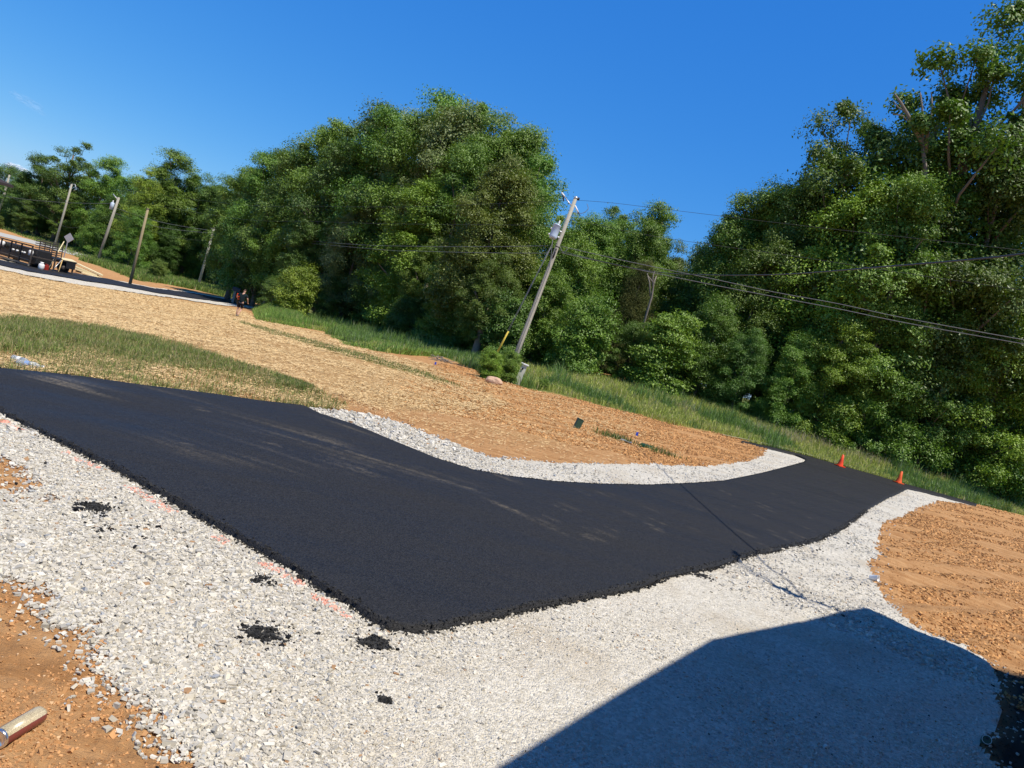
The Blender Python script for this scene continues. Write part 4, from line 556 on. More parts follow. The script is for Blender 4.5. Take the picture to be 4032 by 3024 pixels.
# ---------------------------------------------------------------- grass and straw
def blades(name, x, y, h, wd, cols, mat, lean=.35, zoff=0):
    n = len(x); an = rng.uniform(0, 2*math.pi, n); ca = np.cos(an); sa = np.sin(an)
    dl = rng.uniform(0, 2*math.pi, n); ln = np.abs(rng.normal(0, lean, n)); dx = np.cos(dl)*ln; dy = np.sin(dl)*ln
    z = Z(x, y)+zoff; V = np.zeros((n, 5, 3))
    for k_, (t, ww, sgn) in enumerate(((0, 1, -1), (0, 1, 1), (.6, .8, 1), (.6, .8, -1))):
        V[:, k_, 0] = x+dx*h*t*t+sgn*ca*wd*ww*.5; V[:, k_, 1] = y+dy*h*t*t+sgn*sa*wd*ww*.5; V[:, k_, 2] = z+h*t*(1-.25*ln*t)
    V[:, 4, 0] = x+dx*h; V[:, 4, 1] = y+dy*h; V[:, 4, 2] = z+h*np.clip(1-.45*ln, .15, 1)
    b = (np.arange(n)*5)[:, None]
    return link(name, np_mesh(name, V.reshape(-1, 3), [np.array([[0, 1, 2, 3]])+b, np.array([[3, 2, 4]])+b], [mat], np.repeat(cols, 5, 0)))
M_grass = vcol_mat('grass_blades', .5, .35, .3)
def gcols(n, base, dry=.15, dryc=(.42, .36, .16)):
    c = np.array(base)*rng.uniform(.6, 1.45, (n, 1))*np.array([1, 1, 1])+rng.uniform(0, .02, (n, 3))*np.array([1, .6, 0])
    c[rng.random(n) < dry] = dryc; return c
def sample_poly(poly, n, rag=.25):
    P = np.array(poly); x = rng.uniform(P[:, 0].min(), P[:, 0].max(), n); y = rng.uniform(P[:, 1].min(), P[:, 1].max(), n)
    k_ = ragged(x, y, poly, rag, 1.1, 15); return x[k_], y[k_]
def in_view(x, y, z):
    dx = x; f = y*math.cos(PITCH)-(z-1.75)*math.sin(PITCH); d_ = -y*math.sin(PITCH)-(z-1.75)*math.cos(PITCH)
    R_ = 770*dx/np.maximum(f, .1); D_ = 770*d_/np.maximum(f, .1); c_, s_ = math.cos(ROLL), math.sin(ROLL)
    u = c_*R_-s_*D_; v = s_*R_+c_*D_; return (np.abs(u) < 600) & (np.abs(v) < 460) & (f > 0)
# strip of fresh grass in the field on the left
x, y = sample_poly(DATA_G1, 300000, .8); k = rng.random(len(x)) < soft(x, y, DATA_G1, 1.3)**1.5* np.clip(.05+5*(fbm(x*.9, y*1.3, 18, 4)-.45), .05, 1); x = x[k]; y = y[k]; n = len(x)
tag(blades('grass', x, y, rng.uniform(.06, .22, n), rng.uniform(.007, .013, n), gcols(n, (.20, .265, .06), .30, (.46, .39, .18)), M_grass, .5), 'bright green grass strip in the straw field beyond the asphalt', 'grass', kind='stuff')
# mown hay and thin grass between asphalt and strip
x, y = sample_poly(DATA_MIX, 170000); k = rng.random(len(x)) < .25+.75*(fbm(x*.8, y*.8, 28, 3) > .5); x = x[k]; y = y[k]; n = len(x)
tag(blades('grass', x, y, rng.uniform(.04, .16, n), rng.uniform(.006, .012, n), gcols(n, (.19, .24, .06), .36, (.46, .37, .17)), M_grass, .9), 'mown yellowish grass and hay beside the asphalt', 'grass', kind='stuff')
for poly, nn, lab in ((DATA_GREEN2, 60000, 'faint line of green grass across the straw field'), (DATA_GREEN3, 16000, 'small green grass patch near the field end of the asphalt')):
    x, y = sample_poly(poly, nn); n = len(x)
    tag(blades('grass', x, y, rng.uniform(.05, .16, n), rng.uniform(.01, .02, n), gcols(n, (.16, .22, .05), .3), M_grass, .7), lab, 'grass', kind='stuff')
# verge along the road
vlp = np.array(DATA_VLINE)
dens = 330000; P = np.array(DATA_VERGE)
x = rng.uniform(P[:, 0].min(), P[:, 0].max(), dens*2); y = rng.uniform(P[:, 1].min(), P[:, 1].max(), dens*2)
k = ragged(x, y, DATA_VERGE, .5, .6, 15) & ~inside(x, y, DATA_ASPHALT) & in_view(x, y, Z(x, y)); x = x[k]; y = y[k]
dl_ = poly_dist(x, y, DATA_VLINE, False); d0 = np.hypot(x, y)
k = (dl_ < 9) & (d0 < 75) & (rng.random(len(x)) < np.clip(55/d0, .3, 1)); x = x[k]; y = y[k]; dl_ = dl_[k]; n = len(x)
hh = rng.uniform(.10, .34, n)*(1+.8*(dl_ > 3.2)*rng.random(n)); patch = fbm(x*.5, y*.5, 44, 3)
gc = gcols(n, (.36, .41, .085), .18, (.55, .48, .24)); gc[patch < .47] *= np.array([.42, .62, .6]); hh *= np.where(patch < .40, 1.9, 1)
tag(blades('grass', x, y, hh, rng.uniform(.015, .03, n), gc, M_grass, .45), 'sunlit verge grass between the dirt and the woods', 'grass', kind='stuff')
# pale seed heads at the back of the verge
x = rng.uniform(6, 28, 3000); y = 32.6+.39*(x-12.85)+rng.uniform(3.2, 5.5, 3000); n = len(x); k = fbm(x*.9, y*.9, 45, 2) > .5; x = x[k]; y = y[k]; n = len(x)
tag(blades('seed_grass', x, y, rng.uniform(.35, .75, n), rng.uniform(.008, .016, n), np.array([.48, .40, .25])*rng.uniform(.7, 1.2, (n, 1)), M_grass, .7), 'tall pale seed heads of grass at the foot of the roadside thicket', 'grass', kind='stuff')
# tall reedy bank in front of the grove
bank = [p_ for p_ in DATA_VLINE if p_[0] < -4.0]
BP = np.array(bank)
xs = []; ys = []; hs = []
for i in range(len(BP)-1):
    L = np.hypot(*(BP[i+1]-BP[i])); nn = int(L*1500); t = rng.random(nn); q = BP[i]+t[:, None]*(BP[i+1]-BP[i]); off = rng.uniform(-.3, 4.0, nn)
    xs.append(q[:, 0]+off*.35); ys.append(q[:, 1]+off*.94); hs.append(rng.uniform(.35, 1.0, nn)*np.clip(.45+off*.5, .3, 1)*np.clip(np.hypot(q[:, 0]+6, q[:, 1]-38)/14, .35, 1))
x = np.concatenate(xs); y = np.concatenate(ys); h_ = np.concatenate(hs); k = fbm(x*.35, y*.35, 52, 3) > .36; x = x[k]; y = y[k]; h_ = h_[k]; n = len(x)
tag(blades('tall_grass', x, y, h_, rng.uniform(.02, .045, n), gcols(n, (.22, .35, .07), .08), M_grass, .4), 'tall reedy green grass bank in front of the large grove', 'grass', kind='stuff')
# rough growth beyond the far driveway
for poly, nn, hm, lab in ((DATA_FARVERGE, 90000, .5, 'rough green growth along the far road'), (DATA_FARVERGE2, 90000, .9, 'green weeds around the far poles behind the driveway')):
    x, y = sample_poly(poly, nn, 1.0); n = len(x)
    tag(blades('weeds', x, y, rng.uniform(.25, 1, n)*hm, rng.uniform(.05, .10, n), gcols(n, (.15, .23, .045), .08), M_grass, .5), lab, 'weeds', kind='stuff')
# straw strands
def strands(name, x, y, ln, wd, cols, mat, lift=.02):
    n = len(x); an = rng.uniform(0, math.pi, n); tz = rng.normal(0, .18, n); z = Z(x, y)+(fbm(x*1.1, y*1.1, 40, 3)-.5)*.05*np.clip(np.hypot(x, y)/12, .3, 1.6)+lift+rng.uniform(0, .03, n)
    dx = np.cos(an)*ln/2; dy = np.sin(an)*ln/2; dz = tz*ln/2; nx = -np.sin(an)*wd/2; ny = np.cos(an)*wd/2
    V = np.stack([np.stack([x-dx-nx, y-dy-ny, z-dz], -1), np.stack([x+dx-nx, y+dy-ny, z+dz], -1), np.stack([x+dx+nx, y+dy+ny, z+dz+wd*.5], -1), np.stack([x-dx+nx, y-dy+ny, z-dz+wd*.5], -1)], 1)
    F_ = np.array([[0, 1, 2, 3]])+(np.arange(n)*4)[:, None]
    return link(name, np_mesh(name, V.reshape(-1, 3), F_, [mat], np.repeat(cols, 4, 0)))
M_straw = vcol_mat('straw_strands', .7, .25)
def straw_at(x, y): return np.maximum.reduce([soft(x, y, DATA_STRAW, .5, 4), .30*soft(x, y, DATA_STRAW2, 1.5, 4), .8*inside(x, y, DATA_MIX)])
x, y = scatter(900000, 10, 60, -42, 30, power=0); k = in_view(x, y, Z(x, y)); x = x[k]; y = y[k]
dn = straw_at(x, y); dn = dn*np.clip(.25+1.5*(fbm(x*.55+.2*y, y*1.1, 66, 4)-.36), .08, 1); k = (rng.random(len(x)) < dn**1.3*.95) & ~inside(x, y, DATA_ASPHALT) & ~gravel_mask(x, y) & ~inside(x, y, DATA_G1)
x = x[k]; y = y[k]; n = len(x); d = np.hypot(x, y)
sc_ = np.array([.56, .40, .20])*rng.uniform(.6, 1.3, (n, 1)); sc_[rng.random(n) < .12] = (.66, .50, .28)
tag(strands('straw_mulch', x, y, rng.uniform(.04, .13, n)*np.clip(d/24, .6, 1.4), .004+.0003*d*rng.uniform(.5, 1.2, n), sc_, M_straw), 'golden straw mulch spread over the seeded field', 'straw', kind='stuff')

# ---------------------------------------------------------------- trees
def leaf_quads(cen, siz, updir, seed_cols):
    """one rhombus per leaf; normals biased to updir"""
    n = len(cen); nrm = rng.normal(size=(n, 3))*.62+updir; nrm /= np.linalg.norm(nrm, axis=1)[:, None]
    t = rng.normal(size=(n, 3)); t -= nrm*(t*nrm).sum(1)[:, None]; t /= np.linalg.norm(t, axis=1)[:, None]; b = np.cross(nrm, t)
    s = siz[:, None]; V = np.stack([cen-t*s*.5, cen+b*s*.27-nrm*s*.06, cen+t*s*.5, cen-b*s*.27-nrm*s*.06], 1)
    F_ = np.array([[0, 1, 2, 3]])+(np.arange(n)*4)[:, None]
    return V.reshape(-1, 3), F_, np.repeat(seed_cols, 4, 0)
def crown(name, profile, nclump, crad, ntwig, nleaf, lsize, z0=.15, shellp=.45, flat=.55, squash=1.0, stretch_out=.0, twr=.24):
    """unit-height crown: clumps -> twigs -> leaves. profile(t)=radius for t in 0..1 of crown height"""
    cl = []; tries = 0
    while len(cl) < nclump and tries < nclump*60:
        tries += 1; t = random.random(); rr = profile(t)
        if random.random() > (rr/.36+.15): continue
        a_ = random.uniform(0, 2*math.pi); q = rr*random.random()**shellp
        p_ = np.array([q*math.cos(a_), q*math.sin(a_), z0+(1-z0-.03)*t])
        if all(np.linalg.norm(p_-o_) > crad*.55 for o_ in cl): cl.append(p_)
    cl = np.array(cl); K = len(cl); cr = crad*rng.uniform(.55, 1.5, K)
    # twigs on the shell of each clump
    d = rng.normal(size=(K, ntwig, 3)); d[..., 2] = d[..., 2]*.8+.5; d /= np.linalg.norm(d, axis=2)[..., None]
    tw = cl[:, None]+d*(cr[:, None, None]*rng.uniform(.45, 1.15, (K, ntwig, 1)))*np.array([1, 1, .8])
    out = tw-cl[:, None]; tr = (cr[:, None, None]*twr)
    lv = tw[:, :, None]+rng.normal(size=(K, ntwig, nleaf, 3))*tr[..., None]*np.array([1, 1, flat])
    upd = np.array([0, 0, .95])+.9*out/np.linalg.norm(out, axis=2)[..., None]; upd = np.repeat(upd[:, :, None], nleaf, 2)
    cc_ = np.stack([rng.random((K, ntwig, nleaf)), np.repeat(np.clip(.5*rng.random((K, 1))+.5*rng.random((K, ntwig)), 0, 1)[..., None], nleaf, 2), np.zeros((K, ntwig, nleaf))], -1)
    cen = lv.reshape(-1, 3); keep = cen[:, 2] > .0; cen = cen[keep]
    sz = lsize*rng.uniform(.6, 1.3, len(cen))
    V, F_, cq = leaf_quads(cen, sz, upd.reshape(-1, 3)[keep], cc_.reshape(-1, 3)[keep])
    V[:, :] += 0
    me = np_mesh(name, V, F_, [LEAF['mid']], cq); return me, cl
def trunk_mesh(name, cl, base_r=.018, top=.8, nlimb=14, bend=.03):
    b = MB(); bx = random.uniform(-bend, bend); by = random.uniform(-bend, bend)
    pt = lambda t: Vector((bx*math.sin(t*3), by*math.sin(t*2.6), t*top))
    b.tube([pt(t/8) for t in range(9)], [base_r*(1.35-.35*min(1, t*2))*(1-.085*t) for t in range(9)], 8)
    idx_ = list(range(len(cl))); random.shuffle(idx_)
    for i in idx_[:nlimb]:
        c_ = Vector(cl[i]); t0 = max(.12, min(.9, (c_.z-.12-.25*math.hypot(c_.x, c_.y))/top)); s_ = pt(t0)
        mid = s_.lerp(c_, .5)+Vector((random.uniform(-.02, .02), random.uniform(-.02, .02), .015))
        b.tube([s_, mid, c_], [base_r*.42*(1.1-t0), base_r*.26*(1.1-t0)+.001, .0012], 6)
    bmesh.ops.recalc_face_normals(b.bm, faces=b.bm.faces); me = bpy.data.meshes.new(name); b.bm.to_mesh(me); b.bm.free(); me.materials.append(M_bark); return me
egg = lambda w_, lo=.25, p=1.6: (lambda t: w_*(max(0, math.sin(math.pi*min(1, (t*(1-lo)+lo)**.9)))**.75))
def prof_oak(t): return .25*max(.02, math.sin(math.pi*(.18+.80*t)))**.7
def prof_oval(t): return .21*max(.02, math.sin(math.pi*(.22+.76*t)))**.6
def prof_loose(t): return .23*max(.05, math.sin(math.pi*(.10+.86*t)))**.8
def prof_shrub(t): return .36*max(.05, math.cos(math.pi*.5*t*.93))**.55
def prof_shrub2(t): return .27*max(.02, math.sin(math.pi*(.26+.71*t)))**.6
def prof_cone(t): return .20*(1.02-t)**.7
PROTO = {}
RAD = dict(oak=.30, oak2=.255, loose=.27, maple=.31, far=.32, shrub=.43, shrub2=.33, bush=.47, sumac=.44, cedar=.22)
def proto(kind, *a, tr=None, n=1, **k_):
    for i in range(n):
        me, cl = crown('crown', *a, **k_); PROTO.setdefault(kind, []).append((me, trunk_mesh('trunk', cl, **(tr or {}))))
proto('oak', prof_oak, 95, .060, 42, 22, .0112, z0=.14, n=2)
proto('oak2', prof_oval, 90, .060, 42, 22, .0112, z0=.08, n=2)
proto('loose', prof_loose, 44, .050, 40, 22, .0105, z0=.16, shellp=.6, tr=dict(nlimb=40), n=2)
proto('maple', prof_oak, 90, .066, 50, 24, .0115, z0=.14)
proto('far', prof_oak, 70, .07, 22, 14, .016, z0=.05)
proto('shrub', prof_shrub, 90, .085, 36, 20, .0150, z0=.0, n=2)
proto('shrub2', prof_shrub2, 90, .078, 36, 20, .0148, z0=.0, n=2)
proto('bush', prof_shrub, 60, .13, 34, 20, .030, z0=.0, tr=dict(base_r=.02))
proto('sumac', prof_shrub, 60, .11, 24, 22, .032, z0=.0, flat=.2, twr=.42)
proto('cedar', prof_cone, 130, .05, 36, 26, .0070, z0=.04, flat=1.3, twr=.3, tr=dict(base_r=.014))
def tree(x, y, g, h, wd, kind, colour, label, group=None, name=None):
    mc, mt_ = random.choice(PROTO[kind])
    r0 = RAD[kind]
    nm = name or ('cedar_tree' if kind == 'cedar' else 'bush' if kind in ('bush', 'sumac') else 'tree')
    e = empty(nm, (x, y, g), random.uniform(0, 6.28), label=label, cat='bush' if nm == 'bush' else 'tree', group=group or ('bushes at the edge of the woods' if nm == 'bush' else 'trees of the woods'))
    s = wd*.5/r0*1.08; s = min(max(s, h*.85), h*1.1); e.scale = (s, s, h)
    for nm_, me in (('crown', mc), ('trunk', mt_)):
        o = bpy.data.objects.new(nm_, me); C.objects.link(o); o.parent = e
        if nm_ == 'crown':
            o.material_slots[0].link = 'OBJECT'; o.material_slots[0].material = LEAF[colour]
    return e
for t in DATA_TREES: tree(t[0], t[1], t[2], t[3]*(1.12 if t[1] > 85 else 1.04), *t[4:])
# deeper rows of the woods that close the gaps between the front trees
def back_row(n, pts, hlo, hhi, jitter, lab):
    P = np.array(pts); L = np.concatenate([[0], np.cumsum(np.hypot(*(P[1:]-P[:-1]).T))]); V = []
    for i in range(n):
        t = L[-1]*(i+.5)/n; j = np.searchsorted(L, t)-1; f = (t-L[j])/(L[j+1]-L[j]); p_ = P[j]+f*(P[j+1]-P[j])+rng.normal(0, jitter, 2)
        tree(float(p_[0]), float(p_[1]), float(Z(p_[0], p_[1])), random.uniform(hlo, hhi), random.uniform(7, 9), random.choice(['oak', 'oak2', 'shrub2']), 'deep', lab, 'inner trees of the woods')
back_row(10, [(-150, 175), (-60, 136)], 8, 11, 2, 'dark inner tree showing through gaps behind the far left oak and its neighbours')
back_row(10, [(-150, 160), (-66, 132)], 6, 8, 2, 'low dark inner tree behind the trailer and the far left poles')
back_row(7, [(-110, 150), (-60, 128)], 9, 12, 1.5, 'inner tree in shade behind the far transformer pole')
back_row(5, [(-54, 130), (-28, 106)], 8, 10, 1.2, 'inner tree in shade behind the thin far pole and the mailbox')
back_row(8, [(-28, 88), (0, 66), (10, 60)], 9, 11, 1.2, 'dark inner tree in the hollow of the central grove')
back_row(6, [(8, 60), (30, 64)], 6, 8, 1.2, 'inner tree in shade behind the brown cedar of the right woods')
back_row(9, [(8, 54), (50, 62)], 4, 6, 1.0, 'low inner tree in shade closing the foot of the right woods')
back_row(6, [(14, 53), (44, 60)], 11, 14, 1.2, 'dark inner tree behind the roadside thicket at the right')

# ---------------------------------------------------------------- OBJECTS

P = DATA_P
def smooth_pts(pts, k=6):
    pts = [Vector(p) for p in pts]; out = []
    for i in range(len(pts)-1):
        p0 = pts[max(i-1, 0)]; p1 = pts[i]; p2 = pts[i+1]; p3 = pts[min(i+2, len(pts)-1)]
        for j in range(k):
            t = j/k; out.append(.5*((2*p1)+(-p0+p2)*t+(2*p0-5*p1+4*p2-p3)*t*t+(-p0+3*p1-3*p2+p3)*t**3))
    out.append(pts[-1]); return out
def gz(x, y): return float(Z(x, y))
# leaning transformer pole
b0 = Vector(P['polebase']); b0.z -= .1; tp = Vector(P['poletop']); ax = (tp-b0)
pole = empty('utility_pole', tuple(b0), label='weathered leaning utility pole carrying a grey transformer at the edge of the verge', cat='utility pole', group='utility poles')
def loc(v): return Vector(v)-b0
MB().tube([ax*t for t in (0, .25, .5, .75, 1)], [.105, .10, .092, .084, .074], 14).build('shaft', M_pole, pole)
MB().tube([ax*1.001, ax*1.012], [.084, .07], 12).build('pole_cap', M_galv, pole)
au = ax.normalized(); sx = Vector((1, 0, 0)); side = (sx-au*sx.dot(au)).normalized(); frn = au.cross(side)
if frn.y > 0: frn = -frn
Rp = Matrix((side, side.cross(au)*-1, au)).transposed()
tc = ax*.80-side*.30+frn*.04
MT = Matrix.Translation(tc-au*.28) @ Rp.to_4x4() @ Matrix.Scale(.68, 4)
tb = MB().lathe([(.02, -.03), (.15, -.03), (.2, 0), (.225, .02), (.235, .12), (.235, .78), (.25, .79), (.25, .83), (.2, .88), (.08, .92), (.02, .93)], MT, 24).build('transformer', M_tank, pole)
MB().lathe([(.02, 0), (.05, 0), (.035, .06), (.06, .09), (.035, .12), (.06, .15), (.03, .2), (.03, .25), (.01, .26)], Matrix.Translation(tc+au*.33+side*.03) @ Rp.to_4x4() @ Matrix.Scale(.75, 4), 14).build('bushing', M_white, tb)
for q in (.18, .55):
    MB().tube([tc-au*.28+au*q*.68+side*.14, tc-au*.28+au*q*.68+side*.26], .035, 8).build('bracket', M_galv, tb)
    MB().lathe([(.02, 0), (.055, 0), (.055, .09), (.02, .1)], Matrix.Translation(tc-au*.28+au*q*.68-side*.15) @ Matrix(((0, 0, -1), (0, 1, 0), (1, 0, 0))).to_4x4() @ Matrix.Scale(.7, 4), 10).build('terminal', M_white, tb)
a1 = ax*.955
MB().tube([a1, a1-side*.45+au*.30], .022, 8).build('cutout_arm', M_galv, pole)
MB().tube([a1-side*.45+au*.30, a1-side*.62+au*.42], [.04, .028], 8).build('insulator', M_white, pole)
MB().tube([a1-side*.42+au*.1, a1-side*.5+au*.3, a1-side*.55+au*.34], [.02, .04, .02], 8).build('fuse_holder', M_black, pole)
MB().tube([a1+side*.08+au*.1, a1+side*.3-au*.12], [.03, .03], 8).build('arrester', M_white, pole)
MB().tube([a1+side*.3-au*.12, a1+side*.42-au*.24], [.025, .012], 8).build('arrester_lead', M_black, pole)
MB().tube([ax+side*.11+au*.0, ax+side*.12+au*.10], [.05, .04], 8).build('insulator', M_black, pole)
MB().tube([ax*.72+side*.0+frn*.085, ax*.67+frn*.09], [.03, .03], 8).build('clamp', M_black, pole)
MB().tube(smooth_pts([ax*.93+side*.1, ax*.93+side*.45+au*.1, ax*.93+side*.62+au*.35, ax*.93+side*.5+au*.55], 5), .012, 6).build('jumper_wire', M_wire, pole)
MB().tube(smooth_pts([ax*.74+side*.1, ax*.735+side*.3-au*.15, ax*.74+side*.42+au*.02], 5), .012, 6).build('jumper_wire', M_wire, pole)
cb = MB(); cb.tube([tc-au*.28+frn*.1, ax*.70-side*.15+frn*.09, ax*.62+frn*.095, ax*.3+frn*.10, ax*.05+frn*.115], .010, 6); cb.build('ground_wire', M_wire, pole)
MB().lathe([(.092, 0), (.092, .04)], Matrix.Translation(ax*.73) @ Rp.to_4x4(), 14).build('band', M_black, pole)
def plain_pole(key, h, lean, mat, label, r=.13, withbox=False):
    q = Vector(P[key]); e = empty('utility_pole', (q.x, q.y, q.z-.1), label=label, cat='utility pole', group='utility poles')
    t = Vector((lean, 0, h)); MB().tube([t*0, t*.5, t], [r*1.15, r, r*.85], 10).build('shaft', mat, e); return e, t
e, t = plain_pole('pole2', 7.0, -.05, M_poley, 'bare brown wooden pole without wires beside the far driveway', .12)
MB().lathe([(.14, 0), (.1, .03), (.02, .04)], Matrix.Translation(t), 12).build('pole_cap', M_poley, e)
e, t = plain_pole('poleT', 9.6, .75, M_pole, 'far utility pole with a small transformer behind the black trailer', .19)
MB().lathe([(.05, 0), (.26, 0), (.26, .95), (.1, 1.05)], Matrix.Translation(t*.80+Vector((-.5, 0, 0))), 14).build('transformer', M_tank, e)
MB().lathe([(.05, 0), (.09, .1), (.05, .3)], Matrix.Translation(t*.80+Vector((-.5, 0, 1.0))), 10).build('bushing', M_white, e)
MB().tube([t*.96, t*.99+Vector((-.9, 0, .35))], .06, 6).build('cutout_arm', M_galv, e)
e, t = plain_pole('pole1', 10.2, .35, M_pole, 'leftmost whole utility pole rising behind the black trailer', .16)
MB().tube([t, t+Vector((.5, 0, .1)), t+Vector((.9, 0, -.6)), t+Vector((.5, 0, -.9))], .04, 6).build('jumper_wire', M_galv, e)
e, t = plain_pole('pole3', 8.6, .15, M_pole, 'thin grey far pole in front of the woods right of the bare brown pole', .17)
MB().box(t*.97, (.9, .08, .1)).build('crossarm', M_pole, e)
e, t = plain_pole('polefar', 9.5, .4, M_pole, 'utility pole cut by the left frame edge below the roof corner', .2)
MB().lathe([(.16, 0), (.1, .03), (.02, .04)], Matrix.Translation(t), 12).build('pole_cap', M_pole, e)

# wires
WL = ['upper thick communications cable from the leaning pole to the right edge', 'lower thick communications cable from the leaning pole to the right edge',
 'thin top wire from the leaning pole tip to the right edge', 'thin middle wire from the leaning pole to the right edge',
 'upper thick cable from the leaning pole to the far thin pole', 'lower thick cable from the leaning pole to the far thin pole',
 'thin top wire from the leaning pole tip across the grove to the far transformer pole', 'thin middle wire across the grove to the far transformer pole',
 'upper cable between the far transformer pole and the thin far pole', 'middle cable between the far transformer pole and the thin far pole', 'lowest thin cable between the far transformer pole and the thin far pole',
 'bright cable left of the far transformer pole', 'sagging thin cable left of the far transformer pole', 'service drop wire sagging from the leaning pole toward the right edge, crossing behind the others',
 'first guy wire of the leaning pole', 'second guy wire of the leaning pole']
for (kind, pts, r), lab in zip(DATA_WIRES, WL):
    b = MB(); pp = smooth_pts(pts) if kind != 'guy' else [Vector(p) for p in pts]
    b.tube(pp, r*.72, 6)
    o = b.build('guy_wire' if kind == 'guy' else 'service_wire' if kind == 'drop' else 'overhead_wire', M_wire if kind in ('thick', 'guy') else M_wired)
    tag(o, lab, 'wire', 'overhead wires' if kind != 'guy' else 'guy wires of the leaning pole')
gw = DATA_WIRES[-2][1]; ga = Vector(gw[1]); gb = Vector(gw[2])
o = MB().tube([ga, gb+Vector((0, 0, -.1))], [.035, .042], 10).build('guy_guard', M_yel); tag(o, 'yellow plastic guard around the foot of the guy wires', 'guy guard')

# posts at the foot of the pole
q = P['pedestal']; e = empty('cable_pedestal', (q[0]+.14, q[1], gz(q[0], q[1])-.03), label='off white tapered cable pedestal with a cap beside the leaning pole', cat='pedestal')
e.rotation_euler = (0, math.radians(7), 0)
MB().box((0, 0, .42), (.24, .2, .84), taper=.92, bev=.01).build('body', simple('offwhite', (.62, .62, .52), .6, var=.1), e)
MB().box((0, 0, .87), (.31, .27, .05), bev=.01).build('lid', M_white, e)
MB().box((-.02, -.12, .68), (.07, .02, .07)).build('lock', M_black, e)
q = P['plank']; e = empty('wooden_marker_board', (q[0], q[1]+.8, gz(q[0], q[1])-.03), label='short grey weathered board standing against the pedestal', cat='board')
e.rotation_euler = (0, math.radians(6), 0); MB().box((0, 0, .32), (.3, .07, .64), taper=.97, bev=.008).build('board', simple('grey_board', (.22, .21, .2), .9, var=.25, bump=.4), e)
e.rotation_euler = (0, math.radians(6), 0)
# rock
def rock(loc_, s, label, mat):
    bm = bmesh.new(); bmesh.ops.create_icosphere(bm, subdivisions=3, radius=1)
    for v in bm.verts:
        n_ = float(fbm(np.array(v.co.x*1.7+loc_[0]), np.array(v.co.y*1.7+v.co.z*2), 5, 3)); v.co *= .7+.6*n_
        v.co = Vector((v.co.x*s[0], v.co.y*s[1], max(v.co.z, -.4)*s[2]))
    me = bpy.data.meshes.new('rock'); bm.to_mesh(me); bm.free(); me.materials.append(mat); o = link('rock', me); o.location = loc_; return tag(o, label, 'rock')
q = P['rock']; rock((q[0]-.1, q[1]+.6, gz(*q[:2])+.08), (.29, .2, .17), 'orange and white clay rock below the vine bush at the pole', M_rock)
tree(P['bush'][0]-.15, P['bush'][1]+1.3, P['bush'][2], 1.15, 1.0, 'bush', 'lime', 'vine covered bush growing at the foot of the leaning pole', 'bushes at the edge of the woods')
tree(P['polebase'][0]-.05, P['polebase'][1]-.45, P['polebase'][2], 1.3, .6, 'bush', 'mid', 'thin vine climbing the foot of the leaning pole', 'bushes at the edge of the woods')
tree(P['pedestal'][0]+1.2, P['pedestal'][1]+.5, P['pedestal'][2], .5, 1.3, 'bush', 'mid', 'low weedy bush right of the cable pedestal', 'bushes at the edge of the woods')
q = P['bush2']; tree(q[0], q[1]-6, gz(q[0], q[1]-6), 2.6, 4.2, 'bush', 'olive', 'round yellow green bush by the far road left of the thin far pole', 'bushes at the edge of the woods')

# visible trunks in front of the grove
def lone_trunk(base, top, dist_, r, label):
    a = Vector(base); e = empty('slender_tree', tuple(a), label=label, cat='tree', group='trunks at the edge of the grove')
    t = Vector(top)-a; c_ = bpy.data.objects.new('crown', PROTO['oak'][0][0]); C.objects.link(c_); c_.parent = e; c_.scale = (6, 6, 6); c_.location = t*1.0+Vector((0, .3, -3.0)); c_.material_slots[0].link = 'OBJECT'; c_.material_slots[0].material = LEAF['olive']; MB().tube([Vector((0, 0, -.1)), t*.08, t*.4, t*.7, t], [r*1.7, r*1.1, r, r*.85, r*.6], 10).build('trunk', M_bark, e)
    MB().tube([t*.7, t*.9+Vector((-.6, .2, .3)), t*1.1+Vector((-1.2, .3, .6))], [r*.5, r*.35, r*.2], 8).build('limb', M_bark, e)
q = P['trunk1']; lone_trunk(q, (q[0]-.02, q[1]+.3, q[2]+3.1), 40, .19, 'thick grey trunk leaning right below the big olive maple')
q = (-7.2, 49.5, gz(-7.2, 49.5)); lone_trunk(q, (q[0]+.2, q[1], q[2]+4), 40, .2, 'thinner grey trunk left of the big olive maple trunk')

# dead snag
def at_px(*a): return Vector(a)
e = empty('dead_tree', DATA_SNAG[0], label='bare broken dead snag standing above the right hand woods', cat='dead tree')
s0 = Vector(DATA_SNAG[0])
for i, (br, r0, r1) in enumerate(DATA_SNAG[1]):
    pp = [Vector(p)-s0 for p in br]; n_ = len(pp); MB().tube(pp, [r0+(r1-r0)*k/(n_-1) for k in range(n_)], 8).build('trunk' if i == 0 else 'limb', M_dead, e)
e = empty('dead_tree', DATA_SNAG2[0], label='small pale dead limb leaning against the brown cedar in the right woods', cat='dead tree')
s0 = Vector(DATA_SNAG2[0])
for i, (br, r0, r1) in enumerate(DATA_SNAG2[1]):
    pp = [Vector(p)-s0 for p in br]; n_ = len(pp); MB().tube(pp, [r0+(r1-r0)*k/(n_-1) for k in range(n_)], 8).build('trunk' if i == 0 else 'limb', M_dead, e)

# cones
def cone(key, mat, label, h=.5):
    q = P[key]; e = empty('traffic_cone', (q[0], q[1]-.1, gz(q[0], q[1])+.055), .3, label=label, cat='traffic cone', group='cones along the road edge')
    MB().box((0, 0, .02), (.34, .34, .04), bev=.012).build('base', mat, e)
    MB().lathe([(.135, .035), (.125, .06), (.08, .25), (.042, h), (.03, h+.005), (.03, h-.01)], n=24).build('body', mat, e)
cone('cone1', M_orange, 'bright orange red traffic cone, the one nearer the gravel tip on the left', .52)
cone('cone2', M_orange2, 'faded orange traffic cone, the one farther right along the road', .52)

